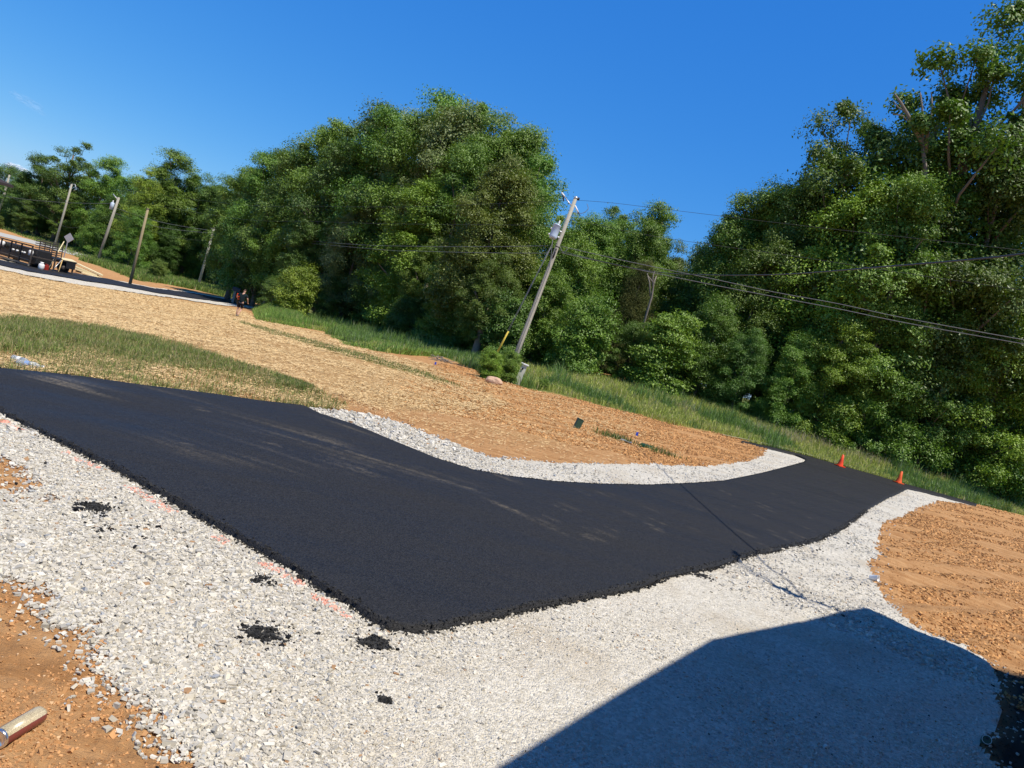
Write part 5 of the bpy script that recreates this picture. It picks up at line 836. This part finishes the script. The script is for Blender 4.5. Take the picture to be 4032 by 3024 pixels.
# green utility box, flags, lids
q = P['box']; e = empty('utility_box', (q[0], q[1], gz(*q[:2])), .25, label='dark green utility box standing in the orange dirt', cat='utility box'); e.rotation_euler = (0, math.radians(12), .25)
MB().box((0, 0, .10), (.15, .12, .26), bev=.008).build('body', M_green, e); MB().box((0, 0, .235), (.16, .13, .02), bev=.005).build('lid', M_green, e)
for key, lab in (('flag', 'small blue marker flag near the green valve lid'), ('flag2', 'tiny blue marker flag in the straw field left of the leaning pole')):
    q = P[key]; e = empty('marker_flag', (q[0], q[1], gz(*q[:2])), .4, label=lab, cat='marker flag', group='blue marker flags')
    MB().tube([(0, 0, -.05), (0, 0, .17)], .003, 5).build('wire_stem', M_wire, e); MB().box((.035, 0, .12), (.07, .005, .10), bev=.002).build('flag', M_blue, e)
q = P['lid']; e = empty('valve_box_lid', (q[0], q[1], gz(*q[:2])+.03), -.35, label='dark green plastic valve box half buried in the dirt', cat='valve box')
MB().box((0, 0, 0), (.30, .2, .08), bev=.02).build('box', simple('valve_green', (.01, .09, .045), .5, var=.2), e); MB().box((.0, 0, .045), (.24, .15, .015), bev=.004).build('lid', M_green, e)
q = P['pipe']; o = MB().box((0, 0, 0), (.28, .16, .02), bev=.005).build('grey_board', M_grey); o.location = (q[0], q[1], gz(*q[:2])+.03); o.rotation_euler = (.05, .04, -.2); tag(o, 'flat grey sheet lying in the grass tuft by the valve box', 'board')
for k_, (dx, dy, nn) in enumerate(((-.25, .15, 420), (.75, -.2, 260))):
    x = q[0]+dx+rng.normal(0, .26, nn); y = q[1]+dy+rng.normal(0, .16, nn)-(x-q[0])*.2
    tag(blades('grass', x, y, rng.uniform(.05, .2, nn), rng.uniform(.01, .016, nn), gcols(nn, (.09, .15, .03), .25), M_grass, .6), ['grass tuft left of the green valve box', 'grass tuft right of the green valve box'][k_], 'grass', kind='stuff')
q = P['debris']; e = empty('brush_pile', (q[0], q[1], gz(*q[:2])), label='little heap of grey sticks on the straw left of the leaning pole', cat='brush pile')
b = MB()
for i in range(18):
    a_ = random.uniform(0, 3.1); l_ = random.uniform(.2, .5); c_ = Vector((random.uniform(-.3, .3), random.uniform(-.2, .2), .05+random.random()*.1)); d_ = Vector((math.cos(a_), math.sin(a_), random.uniform(-.2, .3)))*l_; b.tube([c_-d_, c_+d_], .014, 5)
b.build('sticks', M_dead, e)

# litter
q1 = Vector(P['can1']); q2 = Vector(P['can2']); dr = (q2-q1); dr.z = 0; dr.normalize(); R0 = .033
e = empty('spray_can', (q1.x, q1.y, 0), label='empty aerosol can with a cream and maroon label lying on the dirt', cat='spray can')
gz0 = float(Z(q1.x, q1.y)+Znoise(np.array([q1.x]), np.array([q1.y]), np.array([False]), np.array([False]))[0])
e.location = (q1.x, q1.y, gz0+R0+.004); e.rotation_euler = (0, math.pi/2, math.atan2(dr.y, dr.x)); e.location = Vector(e.location)+dr*(.015); e.rotation_euler = (Matrix.Rotation(math.atan2(dr.y, dr.x), 3, 'Z') @ Matrix.Rotation(math.pi/2, 3, 'Y') @ Matrix.Rotation(math.pi+.45, 3, 'Z')).to_euler()
def can_label():
    mt, n, l, p = new_mat('can_label'); tc_ = n.new('ShaderNodeTexCoord'); sp = n.new('ShaderNodeSeparateXYZ'); l.new(tc_.outputs['Object'], sp.inputs[0])
    at_ = n.new('ShaderNodeMath'); at_.operation = 'ARCTAN2'; l.new(sp.outputs[1], at_.inputs[0]); l.new(sp.outputs[0], at_.inputs[1])
    r = n.new('ShaderNodeValToRGB'); r.color_ramp.interpolation = 'CONSTANT'; e_ = r.color_ramp.elements
    e_[0].position = 0; e_[0].color = (.10, .03, .02, 1); e_[1].position = .999; e_[1].color = (.1, .03, .02, 1)
    for q_, c_ in ((.30, (.26, .17, .10)), (.36, (.50, .43, .28)), (.52, (.62, .54, .36)), (.60, (.23, .05, .04)), (.80, (.16, .045, .05))): k_ = e_.new(q_); k_.color = (*c_, 1)
    mr = n.new('ShaderNodeMapRange'); mr.inputs[1].default_value = -math.pi; mr.inputs[2].default_value = math.pi; l.new(at_.outputs[0], mr.inputs[0]); l.new(mr.outputs[0], r.inputs[0])
    m_ = n.new('ShaderNodeMapping'); m_.inputs['Scale'].default_value = (300, 300, 520); l.new(tc_.outputs['Object'], m_.inputs[0])
    nz = n.new('ShaderNodeTexNoise'); nz.inputs['Scale'].default_value = 1; nz.inputs['Detail'].default_value = 1; l.new(m_.outputs[0], nz.inputs['Vector'])
    mr2 = n.new('ShaderNodeMapRange'); mr2.inputs[1].default_value = .5; mr2.inputs[2].default_value = .56; mr2.inputs[4].default_value = .55; l.new(nz.outputs['Fac'], mr2.inputs[0])
    mx = n.new('ShaderNodeMix'); mx.data_type = 'RGBA'; l.new(mr2.outputs[0], mx.inputs[0]); l.new(r.outputs[0], mx.inputs[6]); mx.inputs[7].default_value = (.12, .08, .06, 1)
    l.new(mx.outputs[2], p.inputs['Base Color']); p.inputs['Roughness'].default_value = .3; p.inputs['Specular IOR Level'].default_value = .6; return mt
MB().lathe([(R0, .012), (R0, .178), (R0*.93, .190), (R0*.75, .198), (R0*.5, .200), (.003, .2005)], n=36).build('body', can_label(), e)
M_al = simple('bright_tin', (.8, .81, .83), .22, metal=.95, var=.04)
MB().lathe([(.002, .010), (R0*.45, .008), (R0*.75, .002), (R0*.9, -.003), (R0*1.03, -.002), (R0*1.05, .004), (R0*1.0, .012)], n=36).build('base_rim', M_al, e)
q = P['drink']; e = empty('drink_can', (q[0], q[1], gz(*q[:2])+.035), label='drink can lying in the shade at the right with its pale top facing the camera', cat='drink can')
e.rotation_euler = Vector((-.50, -.72, .48)).to_track_quat('Z', 'Y').to_euler(); e.location.z += .03
MB().lathe([(.024, -.125), (.033, -.115), (.033, -.012), (.028, 0)], n=28).build('body', M_green, e)
tp_ = MB().lathe([(.0275, -.001), (.0285, .003), (.026, .003), (.025, -.001), (.002, -.001)], n=28).build('top', M_white, e)
MB().box((0, .008, .001), (.016, .014, .002)).build('opening', M_black, tp_)
q = P['cup']; e = empty('plastic_cup', (q[0], q[1], gz(*q[:2])+.04), label='small crushed white cup lying at the edge of the right hand dirt', cat='cup')
e.rotation_euler = (1.3, .3, .7); MB().lathe([(.03, -.05), (.032, -.045), (.042, .05), (.045, .052), (.040, .045), (.028, -.04), (.002, -.045)], n=20).build('cup', M_white, e)
def glassy():
    mt, n, l, p = new_mat('clear_plastic'); p.inputs['Base Color'].default_value = (.75, .85, .95, 1); p.inputs['Roughness'].default_value = .12; p.inputs['Transmission Weight'].default_value = .75; p.inputs['IOR'].default_value = 1.2; return mt
M_gl = glassy()
for key, ang_, lab in (('bottle1', 1.35, 'clear plastic bottle lying in the grass, the upper of two at the left edge'), ('bottle2', 1.9, 'crushed bluish plastic bottle lying by the asphalt, the lower of two at the left edge')):
    q = P[key]; e = empty('plastic_bottle', (q[0], q[1]+.05, gz(*q[:2])+.06), label=lab, cat='plastic bottle', group='plastic bottles at the left'); e.rotation_euler = (math.pi/2*.97, 0, ang_)
    MB().lathe([(.003, -.14), (.035, -.14), (.042, -.13), (.040, -.06), (.034, -.02), (.042, .02), (.041, .07), (.016, .13), (.014, .15)], n=20).build('body', M_gl, e)
    MB().lathe([(.017, .15), (.017, .172), (.003, .173)], n=14).build('cap', M_white, e)
    MB().lathe([(.0425, -.05), (.0425, .0)], n=20, caps=False).build('paper_label', simple('label_blue', (.2, .3, .5), .5) if key == 'bottle2' else M_white, e)

# mailbox (far)
q = P['mail']; my = q[1]-14; mx_, mz_ = DATA_MAIL[0], DATA_MAIL[2]; e = empty('mailbox', (DATA_MAIL[0], DATA_MAIL[1], gz(DATA_MAIL[0], DATA_MAIL[1])), label='dark grey mailbox on a post behind the walking man', cat='mailbox')
hz = DATA_MAIL[2]-gz(DATA_MAIL[0], DATA_MAIL[1])
MB().box((-.1, 0, hz*.5), (.22, .22, hz)).build('post', M_pole, e)
b = MB(); prof = [(-.22, 0), (.22, 0), (.22, .24), (.16, .36), (0, .40), (-.16, .36), (-.22, .24)]
va = [b.bm.verts.new((-.36, y_, z_+hz)) for y_, z_ in prof]; vb = [b.bm.verts.new((.36, y_, z_+hz)) for y_, z_ in prof]
for k_ in range(7): b.bm.faces.new((va[k_], va[(k_+1) % 7], vb[(k_+1) % 7], vb[k_]))
b.bm.faces.new(va[::-1]); b.bm.faces.new(vb); b.build('box', simple('mailbox_grey', (.06, .06, .065), .55, var=.15), e)
MB().box((.38, 0, hz+.18), (.03, .40, .34), bev=.01).build('door', M_black, e)

# ---- person
q = P['person']; PH = 1.62/1.75
man = empty('person', (q[0], q[1], gz(*q[:2])+.02), .1, label='man in a dark shirt and black shorts walking away across the straw field', cat='person'); man.scale = (PH,)*3
def skin_obj(name, pts, edges, mat, parent, sub=2, root=0):
    me = bpy.data.meshes.new(name); me.from_pydata([p[:3] for p in pts], edges, []); me.materials.append(mat); o = link(name, me, parent)
    sk = o.modifiers.new('Skin', 'SKIN'); sk.use_smooth_shade = True; l_ = me.skin_vertices[0].data
    for i, p in enumerate(pts):
        l_[i].radius = (p[3], p[4] if len(p) > 4 else p[3])
    l_[root].use_root = True
    s_ = o.modifiers.new('Sub', 'SUBSURF'); s_.levels = sub; s_.render_levels = sub; return o
body = [(0, 0, .95, .14, .10), (0, 0, 1.15, .13, .095), (.01, .02, 1.36, .16, .10), (.01, .03, 1.48, .06), (.03, .05, 1.56, .055), (.04, .06, 1.65, .085, .095), (.04, .06, 1.73, .06),
 (-.19, .01, 1.42, .055), (-.33, -.02, 1.20, .042), (-.30, .18, 1.10, .034), (-.22, .32, 1.10, .03, .03),
 (.20, .02, 1.42, .055), (.34, .02, 1.20, .042), (.36, .16, 1.02, .034), (.36, .22, .96, .03),
 (-.09, .02, .85, .085), (-.10, .03, .50, .058), (-.10, -.02, .28, .055), (-.09, .0, .07, .038), (-.09, .14, .03, .035),
 (.10, 0, .85, .085), (.11, .08, .50, .058), (.08, -.12, .30, .055), (.04, -.26, .12, .038), (.05, -.16, .04, .035)]
edg = [(0, 1), (1, 2), (2, 3), (3, 4), (4, 5), (5, 6), (2, 7), (7, 8), (8, 9), (9, 10), (2, 11), (11, 12), (12, 13), (13, 14), (0, 15), (15, 16), (16, 17), (17, 18), (18, 19), (0, 20), (20, 21), (21, 22), (22, 23), (23, 24)]
bo = skin_obj('body', body, edg, M_skin, man)
for hx, hy, hz_, s1 in ((-.22, .32, 1.10, -1), (.36, .22, .96, 1)):   # fingers and thumb rooted in the palm
    hp = [(hx, hy, hz_, .032, .02), (hx+.01*s1, hy+.05, hz_-.01, .034, .016)]; he = [(0, 1)]
    for f in range(4):
        fx = hx+(f-1.5)*.018; L_ = (.05, .062, .058, .044)[f]; i_ = len(hp)
        hp += [(fx, hy+.08, hz_-.012, .009), (fx, hy+.08+L_*.5, hz_-.03, .008), (fx, hy+.08+L_*.7, hz_-.03-L_*.5, .007)]; he += [(1, i_), (i_, i_+1), (i_+1, i_+2)]
    i_ = len(hp); hp += [(hx-.045*s1, hy+.035, hz_-.01, .011), (hx-.055*s1, hy+.07, hz_-.02, .009)]; he += [(0, i_), (i_, i_+1)]
    skin_obj('hand', hp, he, M_skin, man, 1)
skin_obj('shirt', [(0, 0, .84, .185, .14), (0, 0, 1.15, .175, .13), (.01, .02, 1.36, .19, .125), (.01, .03, 1.47, .09), (-.20, .01, 1.42, .085), (-.30, -.01, 1.26, .072), (.21, .02, 1.42, .085), (.31, .02, 1.26, .072)], [(0, 1), (1, 2), (2, 3), (2, 4), (4, 5), (2, 6), (6, 7)], M_shirt, man)
skin_obj('shorts', [(0, 0, 1.0, .165, .125), (-.10, .01, .80, .115), (-.11, .03, .56, .10), (.10, .01, .80, .115), (.12, .06, .56, .10)], [(0, 1), (1, 2), (0, 3), (3, 4)], M_short, man)
hm = skin_obj('hair', [(.04, .04, 1.66, .088, .09), (.04, .055, 1.74, .075, .085), (.04, .08, 1.77, .05)], [(0, 1), (1, 2)], M_hair, man)
skin_obj('face', [(.04, .13, 1.66, .045), (.04, .155, 1.64, .016), (.04, .13, 1.60, .035)], [(0, 1), (0, 2)], M_skin, man)
for s1 in (-1, 1): skin_obj('ear', [(.04+.092*s1, .06, 1.655, .012), (.04+.10*s1, .055, 1.675, .012)], [(0, 1)], M_skin, man, 1)
for fx, fy, fz in ((-.09, .08, .05), (.05, -.2, .07)):
    MB().box((fx, fy, fz), (.10, .28, .09), bev=.03).build('shoe', simple('shoe', (.2, .17, .13), .8), man)
# orange power blower held at his left
g = Matrix.Rotation(.1, 4, 'Z'); base = Vector(man.location)
e = empty('leaf_blower', tuple(base), .1, label='orange power tool carried at the left side of the walking man', cat='power tool'); e.scale = (PH,)*3
MB().box((-.30, .34, 1.25), (.26, .34, .30), bev=.06).build('motor_housing', M_orange, e)
MB().tube([(-.34, .36, 1.12), (-.36, .5, .9), (-.36, .75, .6)], [.06, .05, .045], 10).build('tube', M_black, e)
MB().tube([(-.22, .22, 1.12), (-.22, .34, 1.12), (-.24, .46, 1.14)], .018, 8).build('handle', M_black, e)
MB().box((-.26, .20, 1.08), (.12, .1, .12), bev=.02).build('fuel_tank', M_orange2, e)

# ---- black equipment trailer and truck bed on the far left
TA = Vector(P['trA']); TB = Vector(P['trB']); TC = Vector(P['trC']); TD = Vector(P['trD'])
def frame_local(A_, B_):
    d = (B_-A_); L = math.hypot(d.x, d.y); return A_, math.atan2(d.y, d.x), L, math.atan2(d.z, L)
A_, rz, L, sl = frame_local(TA, TB)
e = empty('paving_machine', (A_.x, A_.y, A_.z), rz, label='black rack framed paving machine left of the stake bed trailer', cat='paving machine'); e.rotation_euler = (0, -sl, rz)
H1 = 1.75
fr = MB(); 
for z_ in (.28, .75, H1): fr.box((L/2, 0, z_), (L, .12, .10)); 
for x_ in np.linspace(.06, L-.06, 5): fr.box((float(x_), .0, H1/2+.15), (.10, .1, H1-.25))
for x_ in (.06, L-.06): fr.box((x_, .9, H1*.5+.1), (.1, 1.7, .1)); fr.box((x_, 1.8, H1/2+.15), (.10, .1, H1-.25))
fr.build('frame', M_rust, e)
MB().box((L/2, 1.1, .95), (L*.9, 1.1, 1.2), bev=.05).build('engine_block', M_black, e)
MB().box((L/2, -.05, .25), (L, .1, .14)).build('rail', simple('worn_rail', (.25, .23, .19), .6), e)
MB().box((L/2, .02, .62), (L*.96, .05, .07)).build('rail', simple('worn_rail2', (.28, .26, .22), .6), e)
for i in range(10):
    bl = MB(); a_ = Vector((random.uniform(.3, L-.3), .42, random.uniform(.85, 1.55))); bl.tube([a_, a_+Vector((random.uniform(-.4, .4), .05, random.uniform(-.3, .3)))], .035, 6); bl.build('hose', M_rub, e)
for x_, z_, r_, lab in ((.17*L, 1.32, .27, None), (.90*L, 1.18, .18, None)):
    MB().lathe([(.02, -.2), (r_, -.2), (r_, .12), (r_*.7, .22), (.02, .24)], Matrix.Translation((x_, .25, z_)), 18).build('white_drum', M_white, e)
for x_ in (.50, .60, .70, .77): MB().lathe([(.02, 0), (.10, 0), (.10, .12), (.02, .14)], Matrix.Translation((x_*L, .2, 1.02)), 12).build('lamp', M_white, e)
for x_ in (.38, .8): MB().lathe([(.02, -.12), (.30, -.12), (.30, .12), (.02, .12)], Matrix.Translation((x_*L, .9, .3)) @ Matrix.Rotation(math.pi/2, 4, 'X'), 20).build('wheel', M_rub, e)
A_, rz, L, sl = frame_local(TC, TD)
L *= 1.12
e = empty('stake_bed_trailer', (A_.x, A_.y, A_.z), rz, label='black flatbed trailer with slatted stake sides beyond the far driveway', cat='trailer'); e.rotation_euler = (0, -sl, rz)
Lr = L*.60
bed = MB(); bed.box((L/2, 1.0, 1.05), (L, 2.1, .12)); bed.box((L*.86, .2, .75), (L*.24, .5, .55)); bed.box((L/2, .6, .92), (L, .12, .2)); bed.build('bed', M_black, e)
MB().box((L*.82, 1.0, 1.13), (L*.36, 2.06, .03)).build('deck_boards', M_lum, e)
for k_, (xa, xb) in enumerate(((0, Lr*.5-.04), (Lr*.5+.04, Lr))):
    s_ = MB()
    for z_ in np.linspace(1.22, 2.25, 7): s_.box(((xa+xb)/2, .02, float(z_)), (xb-xa, .04, .07))
    for x_ in (xa+.04, (xa+xb)/2, xb-.04): s_.box((x_, -.02, 1.65), (.07, .05, 1.3))
    s_.build('stake_side', M_rust, e)
s_ = MB()
for z_ in np.linspace(1.22, 2.25, 7): s_.box((Lr/2, 2.0, float(z_)), (Lr, .04, .07))
s_.build('stake_side', M_rust, e)
for x_ in (.12*L, .25*L, .70*L): 
    wh = MB().lathe([(.1, -.14), (.40, -.14), (.44, -.08), (.44, .08), (.40, .14), (.1, .14)], Matrix.Translation((x_, .28, .44)) @ Matrix.Rotation(math.pi/2, 4, 'X'), 24).build('wheel', M_rub, e)
    MB().lathe([(.02, -.02), (.2, -.02), (.2, .02), (.02, .02)], Matrix.Translation((x_, .13, .44)) @ Matrix.Rotation(math.pi/2, 4, 'X'), 16).build('rim', M_rust, wh)
MB().box((L*.30, .15, .8), (L*.16, .3, .5), bev=.02).build('toolbox', M_black, e)
MB().box((L*.93, .1, .35), (.12, .12, .7)).build('jack_stand', M_rust, e)
MB().box((L*.78, 1.9, .45), (.9, .1, .4)).build('mud_flap', M_white, e)
def gp3(x_, y_): return Vector((x_, y_, gz(x_, y_)+.03))
d2 = Vector((math.cos(rz), math.sin(rz), 0)); nn = Vector((math.sin(rz), -math.cos(rz), 0))
TO = Vector((A_.x, A_.y, 0))
def tpos(u, v): p = TO+d2*u+nn*v; return gp3(p.x, p.y)
# leaning tools
for k_, (u, v, du, top, mat, lab, hd) in enumerate(((.25*L, .9, .28*L, 2.7, M_lum, 'long pale handled tool leaning on the stake side, the tallest', .35), (.36*L, .8, .22*L, 1.15, M_galv, 'short tool leaning on the trailer bed, left of the pair', .25), (.52*L, .9, .08*L, 1.2, M_tanw, 'short tool leaning on the trailer bed, right of the pair', .2))):
    p0 = tpos(u, v); p1 = tpos(u+du, .12); p1.z = A_.z+top; e = empty('asphalt_rake', tuple(p0), rz, label=lab, cat='rake', group='hand tools leaning on the trailer')
    Rz_ = Matrix.Rotation(-rz, 4, 'Z'); dv = Rz_ @ (p1-p0); MB().tube([(0, 0, .03), dv], .035, 8).build('handle', mat, e); MB().box((0, 0, .05), (hd*1.6, .08, .10), bev=.01).build('head', M_rust, e)
p = tpos(.06*L, 1.3); e = empty('propane_tank', tuple(p), label='white propane tank standing in front of the trailer', cat='propane tank')
MB().lathe([(.17, 0), (.17, .04), (.15, .05), (.21, .12), (.22, .2), (.22, .38), (.19, .46), (.08, .52)], n=22).build('body', M_white, e); MB().lathe([(.12, .50), (.13, .62), (.12, .62), (.11, .5)], n=18).build('collar', M_white, e); MB().tube([(0, 0, .5), (0, 0, .6)], .03, 8).build('valve', M_galv, e)
p = tpos(.19*L, 1.1); e = empty('fuel_can', tuple(p), label='red fuel can behind the propane tank by the trailer', cat='fuel can')
MB().box((0, 0, .22), (.34, .24, .44), bev=.04).build('body', M_red, e); MB().tube([(-.1, 0, .44), (-.1, 0, .52), (.1, 0, .52), (.1, 0, .44)], .02, 6).build('handle', M_red, e)
# sign
q = P['sign']; S0 = DATA_SIGN; e = empty('road_sign', (S0[0], S0[1], gz(S0[0], S0[1])), label='diamond road sign seen from its grey back above the trailer', cat='road sign')
hz = S0[2]-gz(S0[0], S0[1])
MB().box((-.05, .02, hz/2), (.08, .05, hz)).build('post', M_galv, e); MB().box((0, 0, hz), (.66, .02, .66), rot=Matrix.Rotation(math.radians(45), 3, 'Y')).build('sign_plate', M_sign, e)
# yellow lumber
q = DATA_BOARDS; e = empty('lumber_pile', (q[0], q[1], gz(q[0], q[1])), -.1, label='small pile of pale yellow boards lying right of the trailer', cat='lumber pile')
for k_, (dx, dz, a_, l_) in enumerate(((0, .55, .14, 2.6), (-.2, .35, .1, 2.2), (.1, .2, .06, 2.4), (.45, .08, .05, 1.5))):
    o = MB().box((0, 0, 0), (l_, .35, .12), bev=.01).build('board', M_lum, e); o.location = (dx, -.1*k_, dz); o.rotation_euler = (0, a_, .1*k_)
MB().box((-.9, 0, .2), (.6, .3, .35)).build('crate', M_rust, e)

# ---- cabin at the far left: its eave corner and a porch post show at the frame edge
cx, cy, czr = DATA_ROOF; g0 = gz(cx-3, cy+2)
e = empty('cabin', (cx, cy, g0), math.radians(38), label='cabin cut by the left frame edge, only its dark roof corner showing', cat='cabin')
hr = czr-g0
wl = MB().box((-6.2, 3.9, hr/2-.1), (6, 4.6, hr-.3)).build('wall', M_tanw, e)
rf = MB(); rv = [(0, 0, hr-.1), (-9.5, 0, hr-.1), (-9.5, 7, hr-.1), (0, 7, hr-.1)]
a = [rf.bm.verts.new(v) for v in rv]; a2 = [rf.bm.verts.new((v[0], v[1], v[2]+.2)) for v in rv]; r1 = rf.bm.verts.new((-3.5, 3.5, hr+1.0)); r2 = rf.bm.verts.new((-6.0, 3.5, hr+1.0))
rf.bm.faces.new(a[::-1])
for k_ in range(4): rf.bm.faces.new((a[k_], a[(k_+1) % 4], a2[(k_+1) % 4], a2[k_]))
rf.bm.faces.new((a2[0], a2[1], r2, r1)); rf.bm.faces.new((a2[2], a2[3], r1, r2)); rf.bm.faces.new((a2[3], a2[0], r1)); rf.bm.faces.new((a2[1], a2[2], r2))
rf.build('roof', simple('dark_roof', (.035, .025, .022), .7, var=.2), e)
q = DATA_CPOST; e = empty('plywood_panel', (q[0]-.45, q[1]-3, gz(q[0]-.45, q[1]-3)), .1, label='tan plywood panel standing upright at the left frame edge beside the black rack', cat='panel')
MB().box((0, 0, 1.15), (1.2, .05, 2.3), bev=.01).build('sheet', M_tanw, e)
for x_ in (-.4, .4): MB().tube([(x_, .04, 2.0), (x_, 1.0, 0)], .04, 6).build('brace', M_lum, e)

# ---- house at the right of the camera: outside the frame, it casts the big shadow on the gravel
sx_, sy_ = -sdir.x/math.tan(SUN_EL)/math.hypot(sdir.x, sdir.y)*1.0, -sdir.y/math.tan(SUN_EL)/math.hypot(sdir.x, sdir.y)
HE = 4.0
out = [(p_[0]-sx_*HE, p_[1]-sy_*HE) for p_ in DATA_SHADOWEDGE]
out = out + [(9.5, -6), (-.3, -9)] if False else out
d0_ = Vector(out[0])-Vector(out[1]); d0_.normalize(); back = Vector(out[0])+d0_*9
d1_ = Vector(out[-1])-Vector(out[-2]); d1_.normalize(); rightc = Vector(out[-1])+d1_*9
far_ = rightc+(back-Vector(out[0]))
poly = [tuple(back)]+out+[tuple(rightc), tuple(far_)]
e = empty('house', (6, 2, 0), label='house beside the camera outside the frame that shades the gravel', cat='house')
b = MB(); lo = [b.bm.verts.new((x_-6, y_-2, HE-.18)) for x_, y_ in poly]; hi_ = [b.bm.verts.new((x_-6, y_-2, HE)) for x_, y_ in poly]; n_ = len(poly)
ctr = Vector((sum(p_[0] for p_ in poly)/n_-6, sum(p_[1] for p_ in poly)/n_-2))
b.bm.faces.new(lo[::-1])
for k_ in range(n_): b.bm.faces.new((lo[k_], lo[(k_+1) % n_], hi_[(k_+1) % n_], hi_[k_]))
apx = b.bm.verts.new((ctr.x, ctr.y, HE+3.0))
for k_ in range(n_): b.bm.faces.new((hi_[k_], hi_[(k_+1) % n_], apx))
b.build('roof', simple('shingles', (.05, .045, .04), .9), e)
b = MB(); ins_ = [(ctr.x+(x_-6-ctr.x)*.86, ctr.y+(y_-2-ctr.y)*.86) for x_, y_ in poly]
lo = [b.bm.verts.new((x_, y_, -.1)) for x_, y_ in ins_]; hi_ = [b.bm.verts.new((x_, y_, HE-.181)) for x_, y_ in ins_]
for k_ in range(n_): b.bm.faces.new((lo[k_], lo[(k_+1) % n_], hi_[(k_+1) % n_], hi_[k_]))
b.build('wall', simple('siding', (.42, .34, .26), .8, var=.05), e)
# service mast
ms = Vector(DATA_WIRES[13][1][-1]); 
mb = MB(); mb.tube([(ms.x-6-.02, ms.y-2, 2.5), (ms.x-6, ms.y-2, ms.z+.15)], .035, 8); mb.tube([(ms.x-6, ms.y-2, ms.z+.1), (ms.x-6-.08, ms.y-2+.1, ms.z+.22), (ms.x-6-.2, ms.y-2+.15, ms.z+.12)], [.06, .075, .05], 8); mb.build('service_mast', M_galv, e)
mb = MB(); hd_ = Vector((ms.x-6-.2, ms.y-2+.15, ms.z+.12)); at2 = hd_+Vector((-.25, 1.0, -.12))
for o_ in (-.05, 0, .05): mb.tube(smooth_pts([hd_, hd_+Vector((-.25+o_, .35, -.45)), hd_+Vector((-.35+o_, .8, -.35)), at2], 5), .009, 5)
mb.tube([at2+Vector((.03, -.35, .02)), at2], .022, 6); mb.build('drip_loop', M_black, e)

# ---- clouds
def cloud(c, s, label):
    mt, n, l, p = new_mat('cloud'); lw = n.new('ShaderNodeLayerWeight'); lw.inputs[0].default_value = .5
    iv = n.new('ShaderNodeMath'); iv.operation = 'SUBTRACT'; iv.inputs[0].default_value = 1; l.new(lw.outputs['Facing'], iv.inputs[1])
    pw = n.new('ShaderNodeMath'); pw.operation = 'POWER'; pw.inputs[1].default_value = 1.6; l.new(iv.outputs[0], pw.inputs[0])
    mu = n.new('ShaderNodeMath'); mu.operation = 'MULTIPLY'; mu.inputs[1].default_value = s[3]; l.new(pw.outputs[0], mu.inputs[0])
    tr = n.new('ShaderNodeBsdfTransparent'); ms_ = n.new('ShaderNodeMixShader'); p.inputs['Base Color'].default_value = (.92, .92, .94, 1); p.inputs['Roughness'].default_value = 1
    l.new(mu.outputs[0], ms_.inputs[0]); l.new(tr.outputs[0], ms_.inputs[1]); l.new(p.outputs[0], ms_.inputs[2]); l.new(ms_.outputs[0], n['Material Output'].inputs[0])
    bm = bmesh.new(); bmesh.ops.create_icosphere(bm, subdivisions=5, radius=1)
    for v in bm.verts:
        q_ = float(fbm(np.array(v.co.x*2.2+c[2]), np.array(v.co.y+v.co.z*2.2), 6, 4)); v.co *= .6+.8*q_; v.co.x *= s[0]; v.co.y *= s[1]; v.co.z *= s[2]
    for f in bm.faces: f.smooth = True
    me = bpy.data.meshes.new('cloud'); bm.to_mesh(me); bm.free(); me.materials.append(mt); o = link('cloud', me); o.location = c; o.rotation_euler = (0, s[4], 0); return tag(o, label, 'cloud', 'small clouds')
cloud(DATA_CLOUD1, (22, 18, 7, .8, .1), 'small white cloud low at the left edge of the sky')
cloud(DATA_CLOUD2, (34, 25, 10, .06, .3), 'very faint wisp of cloud above the low white cloud')
# pale edge line between the asphalt and the verge
pl = DATA_KERB; V = []; 
for i, (x_, y_) in enumerate(pl):
    V += [(x_-.02, y_-.05, gz(x_, y_)+.075), (x_+.03, y_+.10, gz(x_, y_)+.075)]
F_ = np.array([[2*i, 2*i+2, 2*i+3, 2*i+1] for i in range(len(pl)-1)])
tag(link('road_edge', np_mesh('road_edge', np.array(V), F_, [simple('edge_concrete', (.42, .41, .34), .9, var=.3, scale=3)])), kind='structure')
